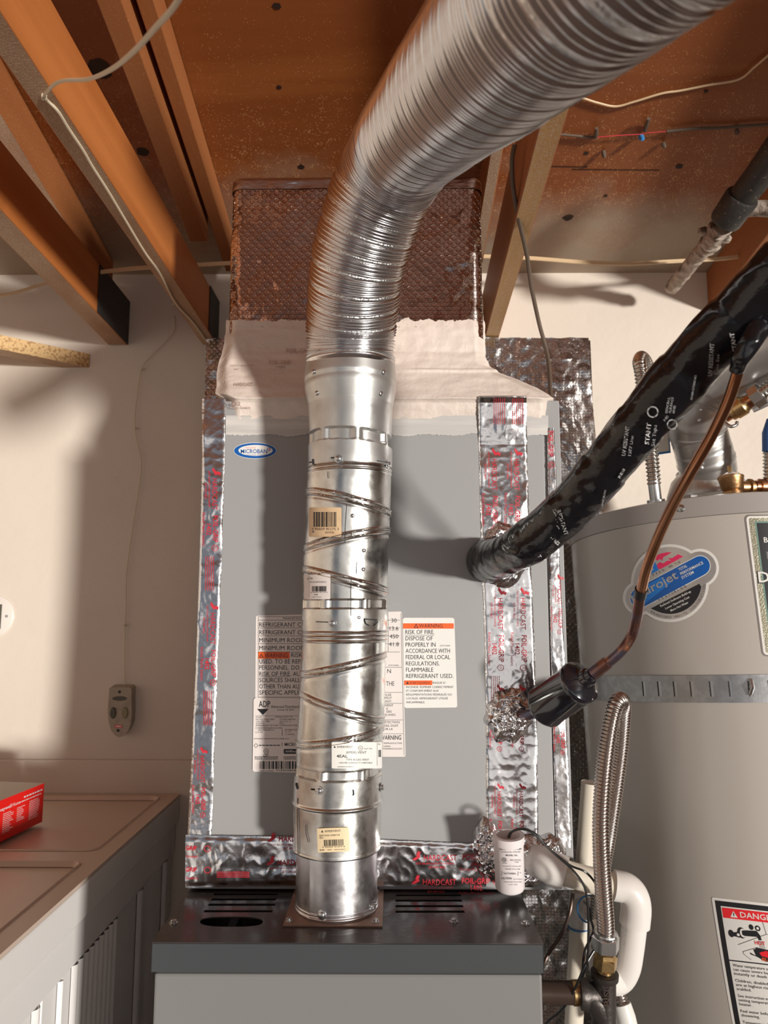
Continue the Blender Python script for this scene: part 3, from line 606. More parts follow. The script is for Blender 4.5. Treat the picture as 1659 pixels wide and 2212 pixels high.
def foil_map(amp, Y=CF, sc=1.0, over=False):
    def f(x, y, off):
        p = PY(x, y, lift(y, Y, over)); return V((p.x, p.y - max(foilh(p, amp, sc), .0003) - off - .0006, p.z))
    return f
def tape_print(lb, x, y0, per, n, ang=90, k=1.0, phase=0, side=1, fine=True):
    """one column (or row) of print; ang 90 reads downwards"""
    ca, sa = math.cos(math.radians(ang)), math.sin(math.radians(ang))
    def at(a, b): return (x + a * ca - b * sa, y0 + a * sa + b * ca)
    for i in range(n):
        a = i * per + phase
        # mark: two slanted bars
        for q in ([(0, 6), (6, 8), (17, 1), (15, -5)], [(8, -3), (13, -1), (18, -9), (12, -11)]):
            lb.poly([at(a + px_ * k, (py_ - 4) * k) for px_, py_ in q], 'redink', 2)
        X, Y = at(a + 24 * k, 4 * k); lb.text('HARDCAST', X, Y, 11 * k, 'redink', 68 * k, ang=ang)
        X, Y = at(a + 104 * k, 2 * k); lb.text('FOIL-GRIP', X, Y, 11 * k, 'redink', 58 * k, ang=ang, bold=True)
        X, Y = at(a + 122 * k, 16 * k); lb.text('1402', X, Y, 10 * k, 'redink', 24 * k, ang=ang, bold=True)
        X, Y = at(a + 98 * k, 25 * k); lb.text('Rolled Mastic Sealant', X, Y, 6 * k, 'redink', 72 * k, ang=ang)
        X, Y = at(a + 8 * k, 12 * k); lb.text('DUCT SEALANTS & INSULATION ADHESIVES', X, Y, 3.6 * k, 'redink', 78 * k, ang=ang)
        X, Y = at(a + 34 * k, 20 * k); lb.text('877-495-4822', X, Y, 4.5 * k, 'redink', 34 * k, ang=ang)
        X, Y = at(a + 174 * k, -2 * k); lb.ring(X, Y, 7 * k, 1.1 * k, 'redink', 2, 16); X, Y = at(a + 170 * k, 0); lb.text('UL', X, Y, 5 * k, 'redink', ang=ang)
        if fine:
            for r_ in range(5):
                X, Y = at(a + 192 * k, (2 + r_ * 4.2) * k); lb.greek(X, Y, X + 74 * k, 1.3 * k, 'redink', seed=r_ + i * 9, ang=ang)
# left strip
tp_ = foil_strip('foil_tape', [(862, 437, 487), (1000, 437, 485), (1200, 432, 479), (1400, 425, 471), (1600, 416, 464), (1808, 405, 457)], .0011, 16, coil)
lb = Lab(foil_map(.0011)); tape_print(lb, 463, 1010, 305, 1, k=1.0, fine=True); lb.build('tape_print', tp_)
lb = Lab(foil_map(.0011)); tape_print(lb, 459, 1300, 305, 1); lb.build('tape_print', tp_)
lb = Lab(foil_map(.0011)); tape_print(lb, 437, 1612, 305, 1, fine=False, k=.85); lb.build('tape_print', tp_)
# middle double strip
MR = [(856, 1033, 1137), (1000, 1035, 1139), (1200, 1040, 1146), (1400, 1048, 1155), (1600, 1051, 1160), (1800, 1051, 1163)]
tp_ = foil_strip('foil_tape', MR, .0014, 36, coil, dens=2.0, over=True)
lb = Lab(foil_map(.0014, over=True))
for (xx, yy, fi) in [(1066, 968, True), (1114, 968, False), (1079, 1268, True), (1128, 1268, False)]:
    tape_print(lb, xx, yy, 300, 1, fine=fi)
for (xx, yy) in [(1077, 1478), (1124, 1478), (1077, 1690), (1124, 1690)]: tape_print(lb, xx, yy, 300, 1, k=.8, fine=False)
for xx in (1066, 1106):
    for r_ in range(6): lb.greek(xx + r_ * 4.5, 862, xx + 56 + r_ * 4.5, 1.3, 'redink', ang=90, seed=r_)
lb.build('tape_print', tp_)
# right strip
tp_ = foil_strip('foil_tape', [(925, 1182, 1197), (1000, 1183, 1200), (1200, 1186, 1208), (1400, 1190, 1218), (1600, 1195, 1225), (1830, 1201, 1234)], .0009, 12, coil)
lb = Lab(foil_map(.0009))
for yy, xx in ((1240, 1207), (1500, 1213)): tape_print(lb, xx, yy, 300, 1, fine=False, k=.72)
lb.text('FOIL-GRIP', 1184, 932, 11, 'redink', 55, ang=90, bold=True); lb.ring(1190, 1005, 7, 1.1, 'redink'); lb.text('UL', 1187, 1001, 5, 'redink', ang=90); lb.build('tape_print', tp_)
# bottom strip (two lapped runs) -> drawn as a horizontal band
def foil_band(x0, x1, ytop, ybot, amp, nu, nv):
    def fn(u, v):
        x = lerp(x0, x1, u); y = lerp(interp(ytop, x), interp(ybot, x), v) + random.uniform(-.4, .4); p = PY(x, y, CF)
        return (p.x, p.y - max(.0005, foilh(p, amp, .8) * smooth(min(v, 1 - v) * 8)) - .002, p.z)
    mb = MB(); mb.grid(fn, nu, nv); return mb.build('foil_tape', 'foil', coil, True, sharp=0)
tp_ = foil_band(402, 1050, [(402, 1802), (660, 1806), (820, 1812), (1050, 1822)], [(402, 1916), (640, 1912), (1050, 1914)], .0018, 240, 44)
bt = Lab(lambda x, y, off: (lambda p: V((p.x, p.y - max(.0005, foilh(p, .0018, .8)) - .0027 - off, p.z)))(PY(x, y, CF)))
for (xx, yy) in [(578, 1812), (576, 1862)]: tape_print(bt, xx, yy, 300, 1, ang=0, fine=False, k=1.05)
for (xx, yy) in [(890, 1852), (888, 1904)]: tape_print(bt, xx, yy, 300, 1, ang=0, fine=False, k=1.05)
for yy in (1834, 1880):
    bt.text('GRIP', 403, yy, 9, 'redink', 24, bold=True); bt.ring(450, yy - 3, 7, 1.1, 'redink'); bt.text('Sealant', 404, yy + 16, 5, 'redink', 26)
for r_ in range(4): bt.greek(470, 1882 + r_ * 3.5, 540, 1.2, 'redink', seed=r_)
bt.build('tape_print', tp_)
# crumpled foil around drain and around the pipe entries
def crumple(cx, cy, rx, ry, amp, seed_, n=46, flat=0.004, parent=coil):
    vs = []
    def fn(u, v):
        a = u * 2 * PI; rr = v; ex = 1 + .13 * noise.noise(V((math.cos(a) * 3, math.sin(a) * 3, seed_)))
        x = cx + rx * rr * ex * math.cos(a); y = cy + ry * rr * ex * math.sin(a); p = PY(x, y, CF)
        h = amp * (1 - rr ** 3) * (.7 + 1.4 * abs(noise.noise(V((p.x * 70, seed_, p.z * 70)))) + .9 * abs(noise.noise(V((p.x * 170, seed_, p.z * 170)))))
        return (p.x, p.y - h - flat * (1 - rr ** 6) - .0003, p.z)
    mb = MB(); mb.grid(fn, 72, n, closeu=True); return mb.build('crumpled_foil', 'crumple', parent, True, sharp=60)
crumple(1122, 1858, 92, 60, .010, 2.0); crumple(1048, 1830, 30, 66, .010, 7.0); crumple(1085, 1200, 58, 72, .006, 4.0); crumple(1100, 1545, 52, 62, .006, 9.0); crumple(1180, 1850, 45, 50, .008, 12.0)
# ---- labels on the casing
tf6 = quad(3.19, 500, 1290)
lb = Lab(cface, tf6); lb.dz = .0001
lb.poly([(176, 128), (1166, 98), (1174, 106), (1200, 1092), (1192, 1100), (160, 1100), (168, 136)], 'labelw', 0)
lb.frame(183, 134, 700, 690, 2.5, 'black')
rows = [('REFRIGERANT CHARGE', 204), ('REFRIGERANT CHARGE', 257), ('MINIMUM ROOM AREA', 311), ('MINIMUM ROOM AREA', 365)]
lb.text('MINIMUM ROOM AREA', 355, 153, 14, 'black', 205)
for y in (157, 211, 266, 320, 376): lb.rect(183, y, 1160, y + 2.5, 'black', 1)
for t, y in rows: lb.text(t, 191, y, 30, 'black', 420 if 'REF' in t else 430)
lb.rect(183, 378, 401, 424, 'orange', 1); lb.text('WARNING', 228, 416, 30, 'black', 160); lb.poly([(190, 416), (205, 386), (220, 416)], 'black', 2); lb.poly([(197, 412), (205, 395), (213, 412)], 'orange', 3); lb.rect(204, 400, 206, 409, 'black', 4)
lb.text('RISK OF FIRE', 411, 413, 30, 'black', 230)
for t, y, w_ in [('USED. TO BE REPAIRED', 457, 390), ('PERSONNEL. DO NOT', 500, 370), ('RISK OF FIRE. AUXILIARY', 543, 420), ('SOURCES SHALL NOT', 586, 380), ('OTHER THAN AUXILIARY', 630, 400), ('SPECIFIC APPLIANCES', 672, 400)]: lb.text(t, 191, y, 30, 'black', w_)
lb.rect(191, 546, 402, 548.5, 'black', 1)
lb.line(1168, 108, 1190, 1090, 2.5, 'black'); lb.rect(1000, 482, 1172, 484.5, 'black', 1)
for t, y in [('30', 174), ('13.6', 229), ('450', 284), ('41.8', 338)]: lb.text(t, 1120, y, 28, 'black', al='C')
lb.rect(1078, 100, 1080.5, 376, 'black', 1)
lb.text('67919400', 1082, 474, 9, 'black', 70)
lb.text('N', 1074, 523, 28); lb.text('THE', 1066, 610, 30, 'black', 56)
for y in (655, 730, 845, 940): lb.rect(1000, y, 1178 if y < 800 else 1182, y + 2.5, 'black', 1)
for t, x, y in [('UTILISÉ', 1102, 681), ('PEUT', 1106, 702), ('ANT.', 1106, 725), ('DUVENT', 1115, 753), ('E', 1078, 776), ('DES', 1104, 796), ('ON AVEC', 1133, 818), ('DÉTECTION', 1158, 869), ('APPAREIL DOIT', 1150, 893), ('POUR LA', 1112, 916)]: lb.text(t, x, y, 15, 'black', al='R')
lb.text('WARNING', 1170, 982, 30, 'black', 145, bold=True, al='R'); lb.text('AND REPRODUCTIVE', 1176, 1012, 11, 'black', 170, al='R'); lb.text('HARM', 1094, 1033, 11, 'black', 44, al='R'); lb.text('WWW.P65WARNINGS.CA.GOV', 1176, 1050, 11, 'black', 200, al='R')
lb.build('refrigerant_label', coil, 'white label of refrigerant limits half hidden behind the vent')
lb = Lab(cface, tf6, base=.0014); lb.dz = .0001
lb.poly([(165, 692), (640, 700), (636, 1215), (155, 1202), (145, 1190), (152, 706)], 'labelw', 0)
lb.text('ADP', 188, 757, 42, 'black', 78, bold=True); lb.poly([(176, 770), (256, 770), (216, 812)], 'black', 2)
lb.text('Advanced Distributor Products', 272, 764, 20, 'black', 290); lb.text('Grenada, MS 38901', 313, 781, 10, 'black', 118)
lb.rect(165, 816, 630, 818, 'black', 1)
for t, x, y, w_ in [('MODEL:', 168, 832, 42), ('MAX ALLOWABLE PRESS:', 168, 846, 130), ('COIL OPER TEMP', 168, 860, 95), ('SP RATING', 168, 874, 60), ('REFRIGERANT: FACTORY CONFIGURED FOR R-454B', 168, 888, 330), ('FIELD INSTALLED AS R-454B', 184, 906, 165), ('FIELD CONFIGURED TO', 184, 920, 110), ('R-32', 184, 935, 30), ('METERING DEVICE', 368, 918, 110), ('TXV', 390, 932, 22), ('PISTON', 390, 950, 42), ('INTENDED FOR USE WITH: R-454B, R-32', 155, 980, 240)]: lb.text(t, x, y, 9, 'black', w_)
lb.text('ATS PRES 4800 kPa', 330, 846, 9, 'black', 110); lb.text('250 F (121 C)', 330, 860, 9, 'black', 80); lb.text('(PSI)', 330, 874, 9, 'black', 30); lb.text('A4184012147A1178', 300, 830, 9, 'black', 120)
for x, y in ((172, 902), (172, 931), (376, 928), (376, 946)): lb.ring(x, y, 7, 1.4, 'black')
lb.rect(348, 908, 351, 955, 'black', 1); lb.rect(347, 1000, 350, 1028, 'black', 1)
lb.poly([(153, 1023), (168, 1006), (186, 1023), (168, 1039)], 'black', 1); lb.poly([(157, 1023), (168, 1010), (181, 1023), (168, 1035)], 'labelw', 2)
lb.greek(190, 1024, 335, 6, 'black', seed=5); lb.text('MICROBAN', 366, 1025, 22, 'black', 140, bold=True)
lb.ring(238, 1062, 18, 3, 'black'); lb.text('ETL', 226, 1068, 11); lb.greek(218, 1088, 256, 4); lb.greek(218, 1098, 250, 4, seed=6)
lb.rrect(360, 1046, 560, 1080, 8, 'black', 1); lb.text('AHRI', 372, 1070, 16, 'labelw', 50, lay=3); lb.greek(426, 1068, 520, 6, 'labelw', 3)
for y in (1102, 1110, 1118): lb.greek(160, y, 320, 4, seed=y); lb.greek(360, y, 470, 4, seed=y + 1)
lb.bars(196, 1130, 620, 1184, n=52); lb.text('SERIAL NUMBER', 192, 1201, 8, 'black', 100); lb.text('7125H28198', 308, 1200, 12, 'black', 150, bold=True)
lb.build('rating_label', coil, 'white rating label with a black triangle logo')
lb = Lab(cface, tf6); lb.dz = .0001
lb.poly([(1192, 142), (1524, 142), (1536, 152), (1556, 750), (1548, 760), (1202, 764), (1192, 754), (1180, 152)], 'labelc', 0)
lb.rect(1182, 180, 1532, 217, 'orange', 1); lb.text('WARNING', 1292, 210, 27, 'black', 164); lb.poly([(1256, 213), (1273, 181), (1290, 213)], 'black', 2); lb.poly([(1263, 209), (1273, 190), (1283, 209)], 'orange', 3); lb.rect(1272, 196, 1274, 206, 'black', 4)
for t, y, w_ in [('RISK OF FIRE.', 254, 200), ('DISPOSE OF', 298, 188), ('PROPERLY IN', 341, 207), ('ACCORDANCE WITH', 384, 306), ('FEDERAL OR LOCAL', 427, 306), ('REGULATIONS.', 471, 232), ('FLAMMABLE', 514, 188), ('REFRIGERANT USED.', 557, 326)]: lb.text(t, 1198 + (y - 254) * .018, y, 29, 'black', w_)
lb.rect(1197, 261, 1397, 263.5, 'black', 1); lb.text('67919500', 1437, 339, 9, 'black', 70)
lb.rect(1190, 574, 1384, 606, 'orange', 1); lb.text('AVERTISSEMENT', 1228, 598, 15, 'black', 145); lb.poly([(1203, 598), (1213, 580), (1223, 598)], 'black', 2)
for t, x, y, w_ in [("RISQUE D'", 1388, 597, 88), ('INCENDIE. ÉLIMINER CORRECTEMENT', 1203, 626, 328), ('ET CONFORM EMÉNT AUX', 1204, 652, 224), ('RÉGLEMENTATIONS FÉDERALÉS OU', 1204, 678, 314), ('LOCALES. REFRIGERANT UTILISÉ', 1205, 704, 286), ('INFLAMMABLE.', 1206, 731, 128)]: lb.text(t, x, y, 14, 'black', w_)
lb.build('warning_label', coil, 'white warning label with an orange band')
lb = Lab(cface); lb.dz = .0001
lb.disc(551, 973.5, 46.5, 'labelc', 0, 40, 17.5); lb.disc(551, 973.5, 45.5, 'blue', 1, 40, 16.5); lb.disc(552, 973, 37, 'labelc', 2, 40, 12)
lb.text('MICROBAN', 520, 979, 8.6, 'blue', 57, lay=3, bold=True); lb.text('PROTECTED BY', 531, 968.5, 2.2, 'red', 22, lay=3); lb.text('ANTIMICROBIAL TECHNOLOGY', 530, 984, 2.2, 'blue', 47, lay=3); lb.ring(581, 970, 4, 1.2, 'blue_light', 3); lb.disc(582, 970, 1.6, 'orange', 3)
lb.build('oval_sticker', coil, 'blue-rimmed white oval sticker')

# ================================================================== PLENUM (mastic transition + bubble wrap)
PLF = 1.075
ple = thing('supply_plenum', (-.05, 1.3, .30), 'supply plenum wrapped in bubble foil above a band of pink-white mastic', 'duct')
# mastic coat: front skin rows from casing up to wrap
ML = [(700, 488), (735, 486), (760, 480), (790, 470), (850, 466), (862, 486), (905, 487), (942, 487)]
MRr = [(690, 1047), (770, 1049), (790, 1058), (805, 1078), (820, 1120), (838, 1160), (852, 1185), (862, 1196), (905, 1197), (942, 1185)]
def mY_(y): return interp([(690, PLF - .003), (760, PLF - .004), (800, 1.058), (858, 1.028), (870, 1.034), (905, CF - .0012), (942, CF - .0004)], y)
def mfn(u, v):
    y = lerp(692, 905, v)
    xl = interp(ML, y) + 2 * noise.noise(V((y * .05, 0, 0))); xr = interp(MRr, y) + 3 * noise.noise(V((y * .06, 9, 0)))
    x = lerp(xl, xr, u); Y = mY(y); e = min(u, 1 - u); Y += .02 * (1 - smooth(e * 26))
    if v < .06: y -= 9 * (noise.noise(V((x * .045, 5, 0))) + .4 * noise.noise(V((x * .2, 5, 0))))
    p = PY(x, y, Y); h = .0018 * noise.noise(V((p.x * 14, 1, p.z * 70))) + .0012 * noise.noise(V((p.x * 60, 1, p.z * 90)))
    h += .0035 * smooth(1 - abs(y - 800) / 5) * smooth((x - 860) / 50) + .0022 * smooth(1 - abs(y - 861) / 4)
    return (p.x, p.y - h, p.z)
mb = MB(); mb.grid(mfn, 150, 110)
L0 = [mfn(0, j / 40) for j in range(41)]; R0 = [mfn(1, j / 40) for j in range(41)]
for E_ in (L0, R0): mb.add(list(E_) + [(a[0], 1.50, a[2]) for a in E_], [(i, i + 1, 42 + i, 41 + i) for i in range(40)])
mb.build('mastic_coat', 'mastic', ple, True, sharp=0, label='pink-white brushed mastic')
def thin(u, v):
    x = lerp(488, 1184, u); yb = 940 + 6 * noise.noise(V((x * .02, 2, 0))) + 3 * noise.noise(V((x * .2, 2, 0))); y = lerp(898, yb, v); p = PY(x, y, CF)
    return (p.x, p.y - .0008 - .0008 * (1 - v) - .0003 * noise.noise(V((p.x * 20, 1, p.z * 500))), p.z)
mb = MB(); mb.grid(thin, 200, 16); mb.build('thin_mastic', 'mastic_grey', ple, True, sharp=0, label='thin greyish brushed mastic edge')
fl = Lab(lambda x, y, off: (lambda p: V((p.x, p.y - .0026 - off, p.z)))(PY(x, y, mY(y))))
for t, x, y, h, w_ in [('FOIL-GRIP', 619, 763, 9, 56), ('FOIL-GRIP', 582, 788, 8, 46), ('1402', 597, 796, 5, 20), ('HARDCAST', 508, 834, 7, 40), ('1402', 498, 877, 8, 23), ('Mastic Sealant', 498, 884, 5, 45)]: fl.text(t, x, y, h, 'faint', w_)
for t, x, y, w_ in [('DUCT SEALANTS', 500, 792, 50), ('877', 508, 800, 10)]: fl.text(t, x, y, 3, 'faint', w_)
fl.build('tape_print', ple, 'faint print showing through the mastic')
# foil wrap body
def rbox(x0, x1, y0, y1, r, n=6):
    return rr2(x0, y0, x1, y1, r, n)
pl0 = PY(490, 700, PLF); pl1 = PY(1047, 700, PLF); pzt = PY(700, 376, PLF).z
ring = rbox(pl0.x, pl1.x, PLF, 1.50, .018); n = len(ring); mb = MB()
# sides as a fine grid with bubbles displaced
def per(u):
    tot = 0; seg = []
    for i in range(n):
        a = ring[i]; b = ring[(i + 1) % n]; l = math.hypot(b[0] - a[0], b[1] - a[1]); seg.append((tot, l, a, b)); tot += l
    d = u * tot
    for t0, l, a, b in seg:
        if d <= t0 + l + 1e-9 and l > 0:
            t = (d - t0) / l; nx, ny = (b[1] - a[1]) / l, -(b[0] - a[0]) / l; return lerp(a[0], b[0], t), lerp(a[1], b[1], t), nx, ny
    return a[0], a[1], 0, -1
zb = pl0.z - .02
def wr(u, v):
    x, y, nx, ny = per(u); z = lerp(zb, pzt, v); k = .0025 * noise.noise(V((x * 12, y * 12, z * 12))) + .0010 * noise.noise(V((x * 70, y * 70, z * 70)))
    ins = .018 * (1 - math.sqrt(max(0, 1 - max(0, (v - .955) / .045) ** 2)))
    return (x + nx * (k - ins), y + ny * (k - ins), z)
mb.grid(wr, 300, 90, closeu=True); topc = len(mb.v)
mb.add([wr(i / 100, 1) for i in range(100)], [list(range(100))])
mb.build('foil_wrap', 'foil_wrap', ple, True, sharp=50, label='bubble foil insulation wrap')
def wr2(u, v):
    x, y, nx, ny = per(u); z = lerp(PY(700, 408, PLF).z, pzt + .0015, v); k = .0012 + .0025 * noise.noise(V((x * 12, y * 12, z * 12))) + .0010 * noise.noise(V((x * 70, y * 70, z * 70)))
    vv = (z - zb) / (pzt - zb); ins = .018 * (1 - math.sqrt(max(0, 1 - min(1, max(0, (vv - .955) / .045)) ** 2)))
    return (x + nx * (k - ins), y + ny * (k - ins), z)
mb = MB(); mb.grid(wr2, 300, 16, closeu=True); mb.add([wr2(i / 100, 1) for i in range(100)], [list(range(100))]); mb.build('top_tape', 'foil_plain', ple, True, sharp=50, label='plain silver tape around the top edge')
# ================================================================== INSULATION SHEET BEHIND
SY = 1.60
def sheet(u, v):
    z0_ = PY(700, 731, SY).z; z = lerp(z0_, FZ + .02, v); xl = PY(441, 900, SY).x; xr = PY(1272, 740, SY).x + .022 * smooth(v * 4); x = lerp(xl, xr, u)
    e = .0012 * noise.noise(V((z * 60, 3, 0))); k = .005 * noise.noise(V((x * 12, 0, z * 12))) + .004 * abs(noise.noise(V((x * 35, 2, z * 35)))) + .0025 * abs(noise.noise(V((x * 90, 2, z * 90))))
    return (x + e, SY - k, z + (.002 * noise.noise(V((x * 40, 0, 0))) if v < .01 else 0))
mb = MB(); mb.grid(sheet, 190, 330); zt_ = PY(700, 731, SY).z
mb.box((PY(441, 900, SY).x + .002, SY + .006, FZ + .02), (PY(1285, 900, SY).x - .002, SY + .012, zt_ - .004))
tag(mb.build('insulation_board', 'foil_sheet', None, True, sharp=0), 'crinkled silver bubble-foil sheet standing behind the grey coil casing', 'insulation')

# ================================================================== VENT
AX = [(1973, PY(727, 1973, .985)), (1832, PY(727.5, 1832, .985)), (1720, PY(729, 1720, .985)), (1600, PY(734.5, 1600, .983)), (1500, PY(739.5, 1500, .98)), (1400, PY(743, 1400, .975)), (1300, PY(745.5, 1300, .972)), (1200, PY(747, 1200, .968)), (1100, PY(752, 1100, .962)), (1000, PY(756.5, 1000, .955)), (900, PY(757.5, 900, .95)), (770, PY(756.5, 770, .945))]
AX = [(-y, p) for y, p in AX]
AX[0] = (AX[0][0], V((AX[0][1].x, .985, FTZ + .0022)))
def axp(y):
    t = -y
    for (a, pa), (b, pb) in zip(AX, AX[1:]):
        if t <= b: return pa.lerp(pb, (t - a) / (b - a))
    return AX[-1][1]
def hw2r(y, hw): return hw * axp(y).dot(FW) / F
HW = [(770, 96), (790, 97), (805, 98), (825, 100), (845, 98.5), (862, 95), (880, 91), (940, 88.5), (1012, 89.5), (1045, 90.5), (1100, 91), (1200, 92), (1315, 92), (1350, 92), (1400, 91), (1500, 92), (1600, 93.5), (1640, 93), (1712, 95), (1730, 95.5), (1832, 94)]
def pipe_part(name, y0, y1, parent, extra, mat, hwf, dens=1.1, seg=150, thick=.0012):
    n = max(8, int(abs(y1 - y0) / dens)); mb = MB()
    def fn(u, v):
        y = lerp(y0, y1, v); c = axp(y); ph = u * 2 * PI; r = hw2r(y, hwf(y)) + extra(y, ph)   # ph 0 = towards camera, +90 = right
        return (c.x + r * math.sin(ph), c.y - r * math.cos(ph), c.z)
    mb.grid(fn, seg, n, closeu=True)
    for v in (0, 1):
        A = [fn(i / seg, v) for i in range(seg)]; y = y0 if v == 0 else y1; c = axp(y)
        B = [(lerp(a[0], c.x, .06), lerp(a[1], c.y, .06), a[2]) for a in A]; mb.add(A + B, [(i, (i + 1) % seg, seg + (i + 1) % seg, seg + i) for i in range(seg)])
    return mb.build(name, mat, parent, True, sharp=50)
G = lambda d, s: math.exp(-(d / s) ** 2)
def crimp(y, ph, yc, hh, phs, depth=.0042):
    yy = abs(y - yc) / hh
    if yy > 1.25: return 0
    k = smooth((1.25 - yy) / .35); g = 1.0
    for p in phs:
        d = (ph - math.radians(p) + PI) % (2 * PI) - PI; g = min(g, smooth(abs(d) / .13 - .25))
    return -depth * k * g
def beads(y, ylist, amp=.0016, s=2.2): return sum(amp * G(y - yy, s) for yy in ylist)
def diag(y, ph, ribs, amp=.0021):
    o = 0
    for yl, yr in ribs:
        mid = (yl + yr) / 2; a = (yr - yl) / 2; d = y - (mid + a * math.sin(ph))
        o += amp * (G(d + 4.6, 2.1) + G(d - 4.6, 2.1)) + amp * .7 * G(d, 1.6) - .0007 * G(d - 10, 4)
    return o
dent = lambda y, ph: -.0014 * G(y - 1130, 28) * max(0, math.cos(ph + PI / 2)) + .0005 * noise.noise(V((math.sin(ph) * 2.2, math.cos(ph) * 2.2, y * .012)))
def onpipe(x, y, extra=0.0, yax=None):
    """pixel -> point on the vent skin (ray against the local cylinder)"""
    yy = y if yax is None else yax
    for _ in range(4):
        a = axp(yy + 6); b = axp(yy - 6); D = (b - a).normalized(); c = axp(yy); r = hw2r(yy, interp(HW, yy)) + extra
        d = ray(x, y); dp = d - D * d.dot(D); cp = -c - D * (-c).dot(D); A_ = dp.dot(dp); B_ = 2 * dp.dot(cp); C_ = cp.dot(cp) - r * r
        disc = max(0, B_ * B_ - 4 * A_ * C_); t = (-B_ - math.sqrt(disc)) / (2 * A_); p = d * t
        # axis param of that height
        lo, hi = 770, 1973
        for _k in range(18):
            m_ = (lo + hi) / 2
            if axp(m_).z > p.z: lo = m_
            else: hi = m_
        yy = (lo + hi) / 2
    return p, (p - c - D * (p - c).dot(D)).normalized()
stub = thing('vent_pipe', V((AX[0][1].x, .985, FTZ + .002)), 'short scuffed steel vent pipe rising from the rusty plate on the furnace', 'pipe')
def seam(y, ph, p0=-35, wdt=3): 
    d = math.degrees((ph - math.radians(p0) + PI) % (2 * PI) - PI); return .0011 * G(d, wdt) 
def sw(y): return 87.5
pipe_part('pipe', 1973, 1815, stub, lambda y, ph: seam(y, ph) + .0014 * G(y - 1966, 3) + .0009 * G(y - 1957, 1.5), 'galv_smooth', sw)
def onstub(x, y, ex=0):
    c = V((AX[0][1].x, .985, 0)); r = hw2r(1900, 87.5) + ex; d = ray(x, y); A_ = d.x ** 2 + d.y ** 2; B_ = -2 * (d.x * c.x + d.y * c.y); C_ = c.x ** 2 + c.y ** 2 - r * r; t = (-B_ - math.sqrt(max(0, B_ * B_ - 4 * A_ * C_))) / (2 * A_); p = d * t
    return p, V((p.x - c.x, p.y - c.y, 0)).normalized()
for x, y in ((695, 1976), (805, 1957)):
    p, nn = onstub(x, y); mb = MB(); screw(mb, p, nn, .0036); mb.build('hex_screw', 'zinc', stub, True)
con = thing('draft_hood_connector', axp(1832), 'galvanised vent connector with a tan barcode sticker, sleeved over the short vent pipe', 'vent connector')
pipe_part('sleeve', 1830, 1670, con, lambda y, ph: beads(y, (1727,), .0016, 3) + (-.0003 if y > 1731 else .0006) + .0007 * G(y - 1827, 2.5) + seam(y, ph, -62, 2) * (1 if y > 1730 else 0) + .0004 * noise.noise(V((math.sin(ph) * 2, math.cos(ph) * 2, y * .02))), 'galv', lambda y: interp(HW, y))
el1 = thing('vent_elbow', axp(1672), 'lower ribbed galvanised vent elbow wearing the large white label', 'vent elbow', )
pipe_part('elbow_body', 1676, 1322, el1, lambda y, ph: crimp(y, ph, 1658, 9, (-20, 38, 100, 160, 220, 290)) + beads(y, (1364, 1373, 1382), .0014, 1.9) + diag(y, ph, [(1455, 1414), (1492, 1552), (1602, 1570)]) + dent(y, ph) + (-.0006 if y > 1672 else 0), 'galv', lambda y: interp(HW, y))
el2 = thing('vent_elbow', axp(1322), 'upper ribbed galvanised vent elbow with a tan barcode sticker', 'vent elbow', )
pipe_part('elbow_body', 1338, 1008, el2, lambda y, ph: .0009 * (y > 1315) + crimp(y, ph, 1305, 9, (-25, 32, 78, 140, 210, 280)) + beads(y, (1018, 1026), .0012, 1.9) + diag(y, ph, [(1066, 1110), (1188, 1147), (1229, 1278)]) + dent(y, ph), 'galv', lambda y: interp(HW, y))
ada = thing('vent_adapter', axp(1012), 'flared galvanised adapter between the ribbed elbow and the flexible duct', 'duct adapter')
pipe_part('adapter_body', 1013, 775, ada, lambda y, ph: .0010 * (y > 965) + crimp(y, ph, 955 + 4 * math.sin(ph), 11, (-38, 12, 62, 130, 200, 270), .0046) - .0006 * G(y - 832, 6) + .0004 * noise.noise(V((math.sin(ph) * 2, math.cos(ph) * 2, y * .02))), 'galv_dull', lambda y: interp(HW, y))
def dome(name, x, y, parent, r=.0026, mat='zinc', h=.0016):
    p, nn = onpipe(x, y, .0004); mb = MB(); mb.lathe(p, nn, [(0, r), (h * .5, r * .9), (h * .85, r * .6), (h, r * .2)], 14); return mb.build(name, mat, parent, True, sharp=0)
def hexs(x, y, parent, r=.0034):
    p, nn = onpipe(x, y, .001); mb = MB(); screw(mb, p, nn, r); return mb.build('hex_screw', 'zinc', parent, True)
for x, y in ((677, 803), (829, 804), (684, 849), (823, 850)): dome('rivet', x, y, ada, .0033)
for x, y in ((731, 991), (838, 1003)): hexs(x, y, ada)
for x, y in ((762, 1114), (761, 1156), (786, 1189), (785, 1230), (774, 1265), (720, 1064), (775, 1334)): dome('rivet', x, y, el2 if y < 1300 else el1)
hexs(718, 1346, el1); hexs(689, 1708, con); hexs(823, 1700, con)
def pslot(pts, parent, mat='dark', w_=.0018, name='slot'):
    q = [onpipe(x, y, .0012)[0] for x, y in pts]; mb = MB(); mb.tube(q, w_ / 2, 6); mb.build(name, mat, parent, True)
pslot([(668, 999), (675, 998), (677, 993)], ada); pslot([(676, 992), (677, 1003)], ada, w_=.003); pslot([(715, 989), (728, 988)], ada); pslot([(815, 995), (836, 999)], ada, w_=.001)
pslot([(786, 1337), (814, 1339), (816, 1343), (808, 1352)], el1, 'dark', .0015, 'latch_slot'); pslot([(787, 1338), (790, 1347), (797, 1351)], el1, 'dark', .0015, 'latch_slot'); pslot([(682, 1343), (710, 1344)], el1, 'dark', .001)
